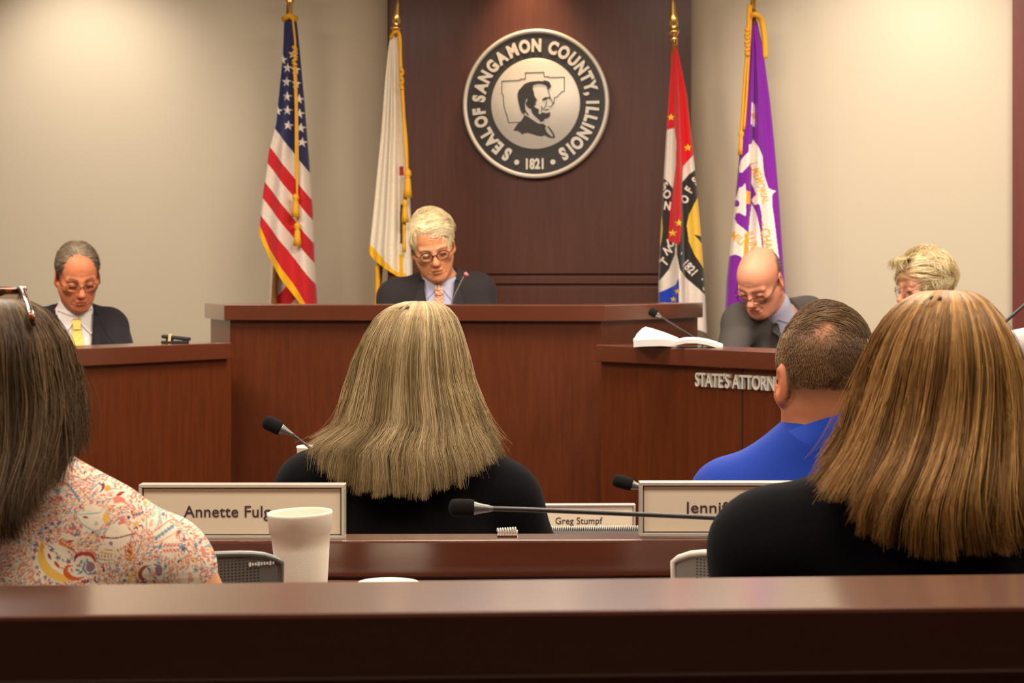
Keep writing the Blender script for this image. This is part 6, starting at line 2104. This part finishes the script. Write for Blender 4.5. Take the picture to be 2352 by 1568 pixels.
put(P_([(890, 600), (930, 590), (965, 640), (960, 700), (920, 710), (890, 670)]), YEL); flower(*c8(820, 715), 6, TEAL, 8, 0, GLD_)
leaf(*c8(690, 635), 14, 4.5, 15, MAR); leaf(*c8(1110, 665), 20, 7, 15, CORAL); leaf(*c8(1120, 710), 20, 7, -25, CORAL); leaf(*c8(1185, 660), 8, 6, 90, PURP)
for i in range(7): leaf(*c8(920 + 40 * i, 560 + 6 * (i % 2)), 4, 1.8, 50, PURP)
for i in range(4): flower(*c8(1240 + 30 * i, 640 - 8 * i), 4, NAVY, 5, i)
stroke(P_([(880, 870), (960, 890), (1080, 895), (1190, 870), (1270, 850)]), 2.6, MAR)
for i in range(12): leaf(*c8(900 + 32 * i, 868 + 20 * math.sin(i / 3.6)), 4, 1.6, 60, MAR)
flower(*c8(1285, 745), 9, GLD_, 6, .4, YEL); stroke(P_([(1260, 800), (1290, 780), (1310, 800)]), 3, MAR); stroke(P_([(1320, 770), (1350, 760), (1360, 785)]), 3, MAR)
stroke(P_([(1400, 620), (1440, 590), (1500, 600), (1545, 680), (1535, 780), (1480, 850)]), 4.5, TEAL, True); stroke(P_([(1395, 640), (1400, 720), (1410, 790)]), 2.5, TEAL)
flower(*c8(1460, 655), 5, TEAL, 7); sprig(*c8(1458, 800), 17, -90, CORAL, 3, 1.4)
for i in range(6): flower(*c8(1545 + 34 * i, 910 - 24 * i), 6.4, BLUE_, 6, i)
stroke(P_([(1440, 930), (1560, 960), (1700, 900), (1800, 830)]), 1.6, CORAL); stroke(P_([(1450, 900), (1560, 800), (1680, 720), (1760, 740)]), 3, CORAL, True); flower(*c8(1805, 855), 5, PURP, 5)
leaf(*c8(1010, 960), 11, 8, 60, MAUV); stroke(P_([(1000, 985), (900, 1050), (850, 1130), (1040, 1160), (1055, 1060), (1020, 990)]), 1.2, YEL)
for i in range(4): leaf(*c8(950 + 24 * i, 1030 + 4 * i), 6, 1.8, 10, MAR)
for i in range(4): leaf(*c8(910 + 36 * i, 1070 + 8 * i), 9, 4, 75 + 8 * i, GLD_)
for i in range(5): leaf(*c8(870 + 36 * i, 1105 + 6 * i), 7, 2.2, 80 + 6 * i, MAR)
for i in range(7): leaf(*c8(850 + 30 * i, 1130 + 8 * min(i, 4)), 5, 2.2, 20, PURP)
for i in range(5):
    for s in (1, -1): leaf(*c8(1660 + 40 * i, 1035 + s * 34), 12, 5, s * 50, CORAL)
flower(*c8(1600, 1015), 7, BLUE_, 7); flower(*c8(1860, 1030), 9, BLUE_, 6, .3); flower(*c8(1885, 1065), 6, NAVY, 5)
sprig(*c8(1985, 1500), 26, -100, CORAL, 4, 1.6); flower(*c8(2030, 1330), 7, BLUE_, 7); flower(*c8(1930, 1520), 10, BLUE_, 6); stroke(P_([(2070, 1440), (2090, 1370), (2150, 1355), (2160, 1420)]), 3, CORAL, True)
sprig(*c8(2120, 1200), 24, -110, CORAL, 4, 1.2); leaf(*c8(2010, 1040), 12, 6, 80, BLUE_); flower(*c8(2210, 1225), 6, BLUE_, 6)
leaf(*c8(1045, 380), 17, 8, -20, C_(160, 36, 40)); put(P_([(965, 420), (1000, 490), (1060, 480), (1140, 495), (1090, 430), (1020, 400)]), CORAL); flower(*c8(1135, 415), 4.5, TEAL, 8)
stroke(P_([(790, 260), (825, 265), (835, 310), (810, 350)]), 6, MAR, True); put(P_([(850, 285), (890, 275), (920, 310), (895, 350), (860, 330)]), GLD_)
flower(*c8(330, 310), 9, BLUE_, 7, .2); flower(*c8(335, 385), 10, CORAL, 5, -1.5); leaf(*c8(235, 285), 11, 5, -35, CORAL)
for i in range(6): leaf(*c8(450 + 28 * i, 250 + 36 * i), 11, 5, 60 + 25 * (i % 2), BLUE_)
for i in range(7): leaf(*c8(520 + 34 * i, 220 + 38 * i), 8, 4, 45, CORAL)
sprig(*c8(350, 900), 42, 12, C_(206, 112, 48), 5, 1.6, .3, RED_); leaf(*c8(520, 920), 22, 6, -12, RED_)
sprig(*c8(1250, 1230), 44, -100, C_(206, 120, 54), 4, 1.8, .1, RED_); leaf(*c8(1240, 1070), 15, 7, 40, RED_)
put(P_([(1290, 1285), (1320, 1300), (1260, 1420), (1240, 1568), (1180, 1568), (1210, 1420)]), YEL)
for x, y in ((1265, 1285), (1215, 1350), (1185, 1420), (1160, 1470), (1145, 1530)): flower(*c8(x, y), 5, NAVY, 6, y, MAUV)
leaf(*c8(560, 760), 13, 8, 30, MAUV); leaf(*c8(640, 740), 15, 6, 60, CORAL); leaf(*c8(540, 830), 14, 6, 45, CORAL); leaf(*c8(380, 780), 15, 6, -50, CORAL); leaf(*c8(450, 750), 13, 5, -70, CORAL)
stroke(P_([(900, 1230), (930, 1260), (935, 1310)]), 3, MAR); flower(*c8(985, 1275), 5, TEAL, 6); flower(*c8(880, 1400), 6, BLUE_, 6, 0, GLD_); leaf(*c8(950, 1400), 10, 4, -30, GLD_); stroke(P_([(840, 1350), (830, 1400), (860, 1430)]), 3, MAR)
stroke(P_([(130, 1500), (220, 1475), (330, 1490), (420, 1560)]), 3, TEAL, True); put(P_([(150, 1568), (220, 1520), (300, 1510), (350, 1568)]), CORAL)
blouse = mesh_obj('blouse', P8, F8, M['floral'], p8[0], True, col=col8, label='cream blouse printed with coral, blue and yellow foliage')

yc8 = yB


def ring8(py, xl, xr, b, cy):
    y_ = yB - .02
    return (CZ - (py - HY) / F * y_, ((xl + xr) / 2 - CX) / F * y_, cy, (xr - xl) / 2 / F * y_, b)


R8 = [ring8(684, -50, 10, .02, yc8), ring8(692, -90, 55, .05, yc8), ring8(708, -118, 86, .078, yc8), ring8(735, -142, 112, .098, yc8), ring8(780, -160, 138, .112, yc8), ring8(840, -172, 150, .12, yc8), ring8(900, -184, 162, .124, yc8), ring8(960, -190, 168, .124, yc8 - .008), ring8(1010, -190, 168, .126, yc8 - .015),
      ring8(1060, -188, 160, .132, yc8 - .025), ring8(1110, -178, 150, .140, yc8 - .036), ring8(1160, -174, 148, .146, yc8 - .04), ring8(1270, -165, 138, .150, yc8 - .042)]
hem8 = lambda th: CZ - (np.interp(th, [-1.9, -1.5, -1.1, -.8, -.5, -.2, .1, .4, .7, .95, 1.2, 1.5, 1.9], [1060, 1080, 1110, 1160, 1200, 1235, 1258, 1252, 1228, 1190, 1130, 1075, 1050]) - HY) / F * (yB - .15)
long_hair('hair', R8, Q(-20, 684, yB - .01), 13000, M['hair_dark'], p8[0], hem8, -1.95, 1.95, rad=.00042, seed=41, clumps=110, tipclump=.8, wave=.005, jit=.004, fly=.03, layers=(.84, 1.01))

# sunglasses pushed up on the head
M['tortoise'] = None
m, nt, pb = base_mat('tortoiseshell')
tc = nt.nodes.new('ShaderNodeTexCoord'); nz = nt.nodes.new('ShaderNodeTexNoise'); nz.inputs['Scale'].default_value = 70; nz.inputs['Detail'].default_value = 2
nt.links.new(tc.outputs['Object'], nz.inputs['Vector'])
rp2 = nt.nodes.new('ShaderNodeValToRGB'); rp2.color_ramp.elements[0].position = .5; rp2.color_ramp.elements[0].color = lin(34, 16, 14)
rp2.color_ramp.elements[1].position = .68; rp2.color_ramp.elements[1].color = lin(150, 78, 18)
nt.links.new(nz.outputs['Fac'], rp2.inputs['Fac']); nt.links.new(rp2.outputs['Color'], pb.inputs['Base Color'])
pb.inputs['Roughness'].default_value = .2; pb.inputs['Coat Weight'].default_value = .6
M['tortoise'] = m
M['sunlens'] = mat_lens('sunglass_lens', (.62, .50, .38, 1), .12)
ysg = 2.45
sg = thing('sunglasses', 'tortoiseshell sunglasses resting on top of the dark brown hair at the left edge', 'sunglasses', Q(-20, 668, ysg))
fb = MB()
for q in (1, -1):
    mx = lambda px_: -20 + q * (px_ + 20)
    lens = [(10, 672), (45, 668), (47, 676), (42, 694), (34, 708), (6, 712), (-8, 700), (-12, 680)]
    rim = [Q(mx(a), b, ysg + (b - 668) * .0011) for a, b in lens]
    fb.tube(rim + rim[:1], .0026, 8)
    fb.tube([Q(mx(46), 666, ysg), Q(mx(54), 666, ysg - .004)], .0055, 8)
    rimc = np.mean(rim, 0)
    MB().add([rimc] + rim, [(0, 1 + k, 1 + (k + 1) % len(rim)) for k in range(len(rim))]).build('lens', M['sunlens'], sg, smooth=False)
    tp = MB(); tp.tube(smoothpath([Q(mx(51), 664, ysg - .004), Q(mx(60), 690, 2.405), Q(mx(71), 722, 2.328), Q(mx(78), 746, 2.335)], 5), [.0042] * 14 + [.0032, .0028], 8)
    tp.build('temple', M['tortoise'], sg)
fb.tube([Q(54, 668, ysg), Q(-20, 666, ysg + .004), Q(-94, 668, ysg)], .0046, 8)
fb.build('frame_front', M['tortoise'], sg)

# ---------------- two people almost wholly beyond the right edge
yG = 5.95
hdg = Head(Q(2560, 560, yG), Rz(-25) @ Rx(15), 1.0)
Ng = Q(2570, 640, yG + .06); hipg = Q(2580, 960, yG + .12)
fw = nrm(V3(-.5, -.86, 0)); kn, an = knees(hipg, fw, .5, rt=nrm(V3(.86, -.5, 0)), L=.36)
p9 = plain_person('person whose pale grey sleeve lies on the right desk at the right edge', hdg, Ng, Q(2490, 680, yG - .12), Q(2660, 680, yG + .12), Q(2440, 782, yG - .45), Q(2740, 820, yG - .1),
                  Q(2318, 795, 5.37), Q(2640, 800, yG - .45), hipg, kn, an, fw, M['grey_knit'], lin(206, 150, 118)[:3], dict(brow=lin(96, 72, 56)[:3]), top_step=.009)
scalp_hair('hair', hdg, reg2, flow2, 900, .025, lambda p: .006 + 0 * p[..., 2], .0012, M['hair_grey'], p9[0], grow=.004, seed=16)
yH = 3.62
hdh = Head(Q(2500, 900, yH), Rz(180) @ Rx(8), .97, fem=True)
Nh = Q(2500, 1055, yH + .01); hiph = V3(Q(2500, 0, yH)[0], yH - .02, .68)
kn, an = knees(hiph, BK, .22, rt=V3(-1, 0, 0))
p10 = plain_person('person with long brown hair at the right edge, mostly behind the golden haired woman', hdh, Nh, Q(2700, 1150, yH), Q(2352, 1160, yH), Q(2760, 1440, yH), Q(2312, 1450, yH),
                   V3(1.30, 4.0, .95), V3(.98, 4.0, .95), hiph, kn, an, BK, M['coat_navy'], lin(206, 150, 118)[:3], {}, top_step=.011)
R10 = [(CZ - (py - HY) / F * yH, ((xl + xr) / 2 - CX) / F * yH, yH - .02 * (py > 1000), (xr - xl) / 2 / F * yH, b) for py, xl, xr, b in
       ((745, 2485, 2515, .02), (752, 2440, 2560, .06), (775, 2400, 2600, .09), (830, 2372, 2628, .115), (900, 2362, 2638, .122), (1000, 2345, 2655, .125), (1080, 2326, 2674, .135), (1170, 2316, 2684, .145))]
long_hair('hair', R10, Q(2500, 744, yH), 2600, M['hair_brown'], p10[0], lambda th: CZ - (1162 + 0 * th - HY) / F * (yH - .12), -1.95, 1.95, rad=.0009, seed=51, clumps=70)
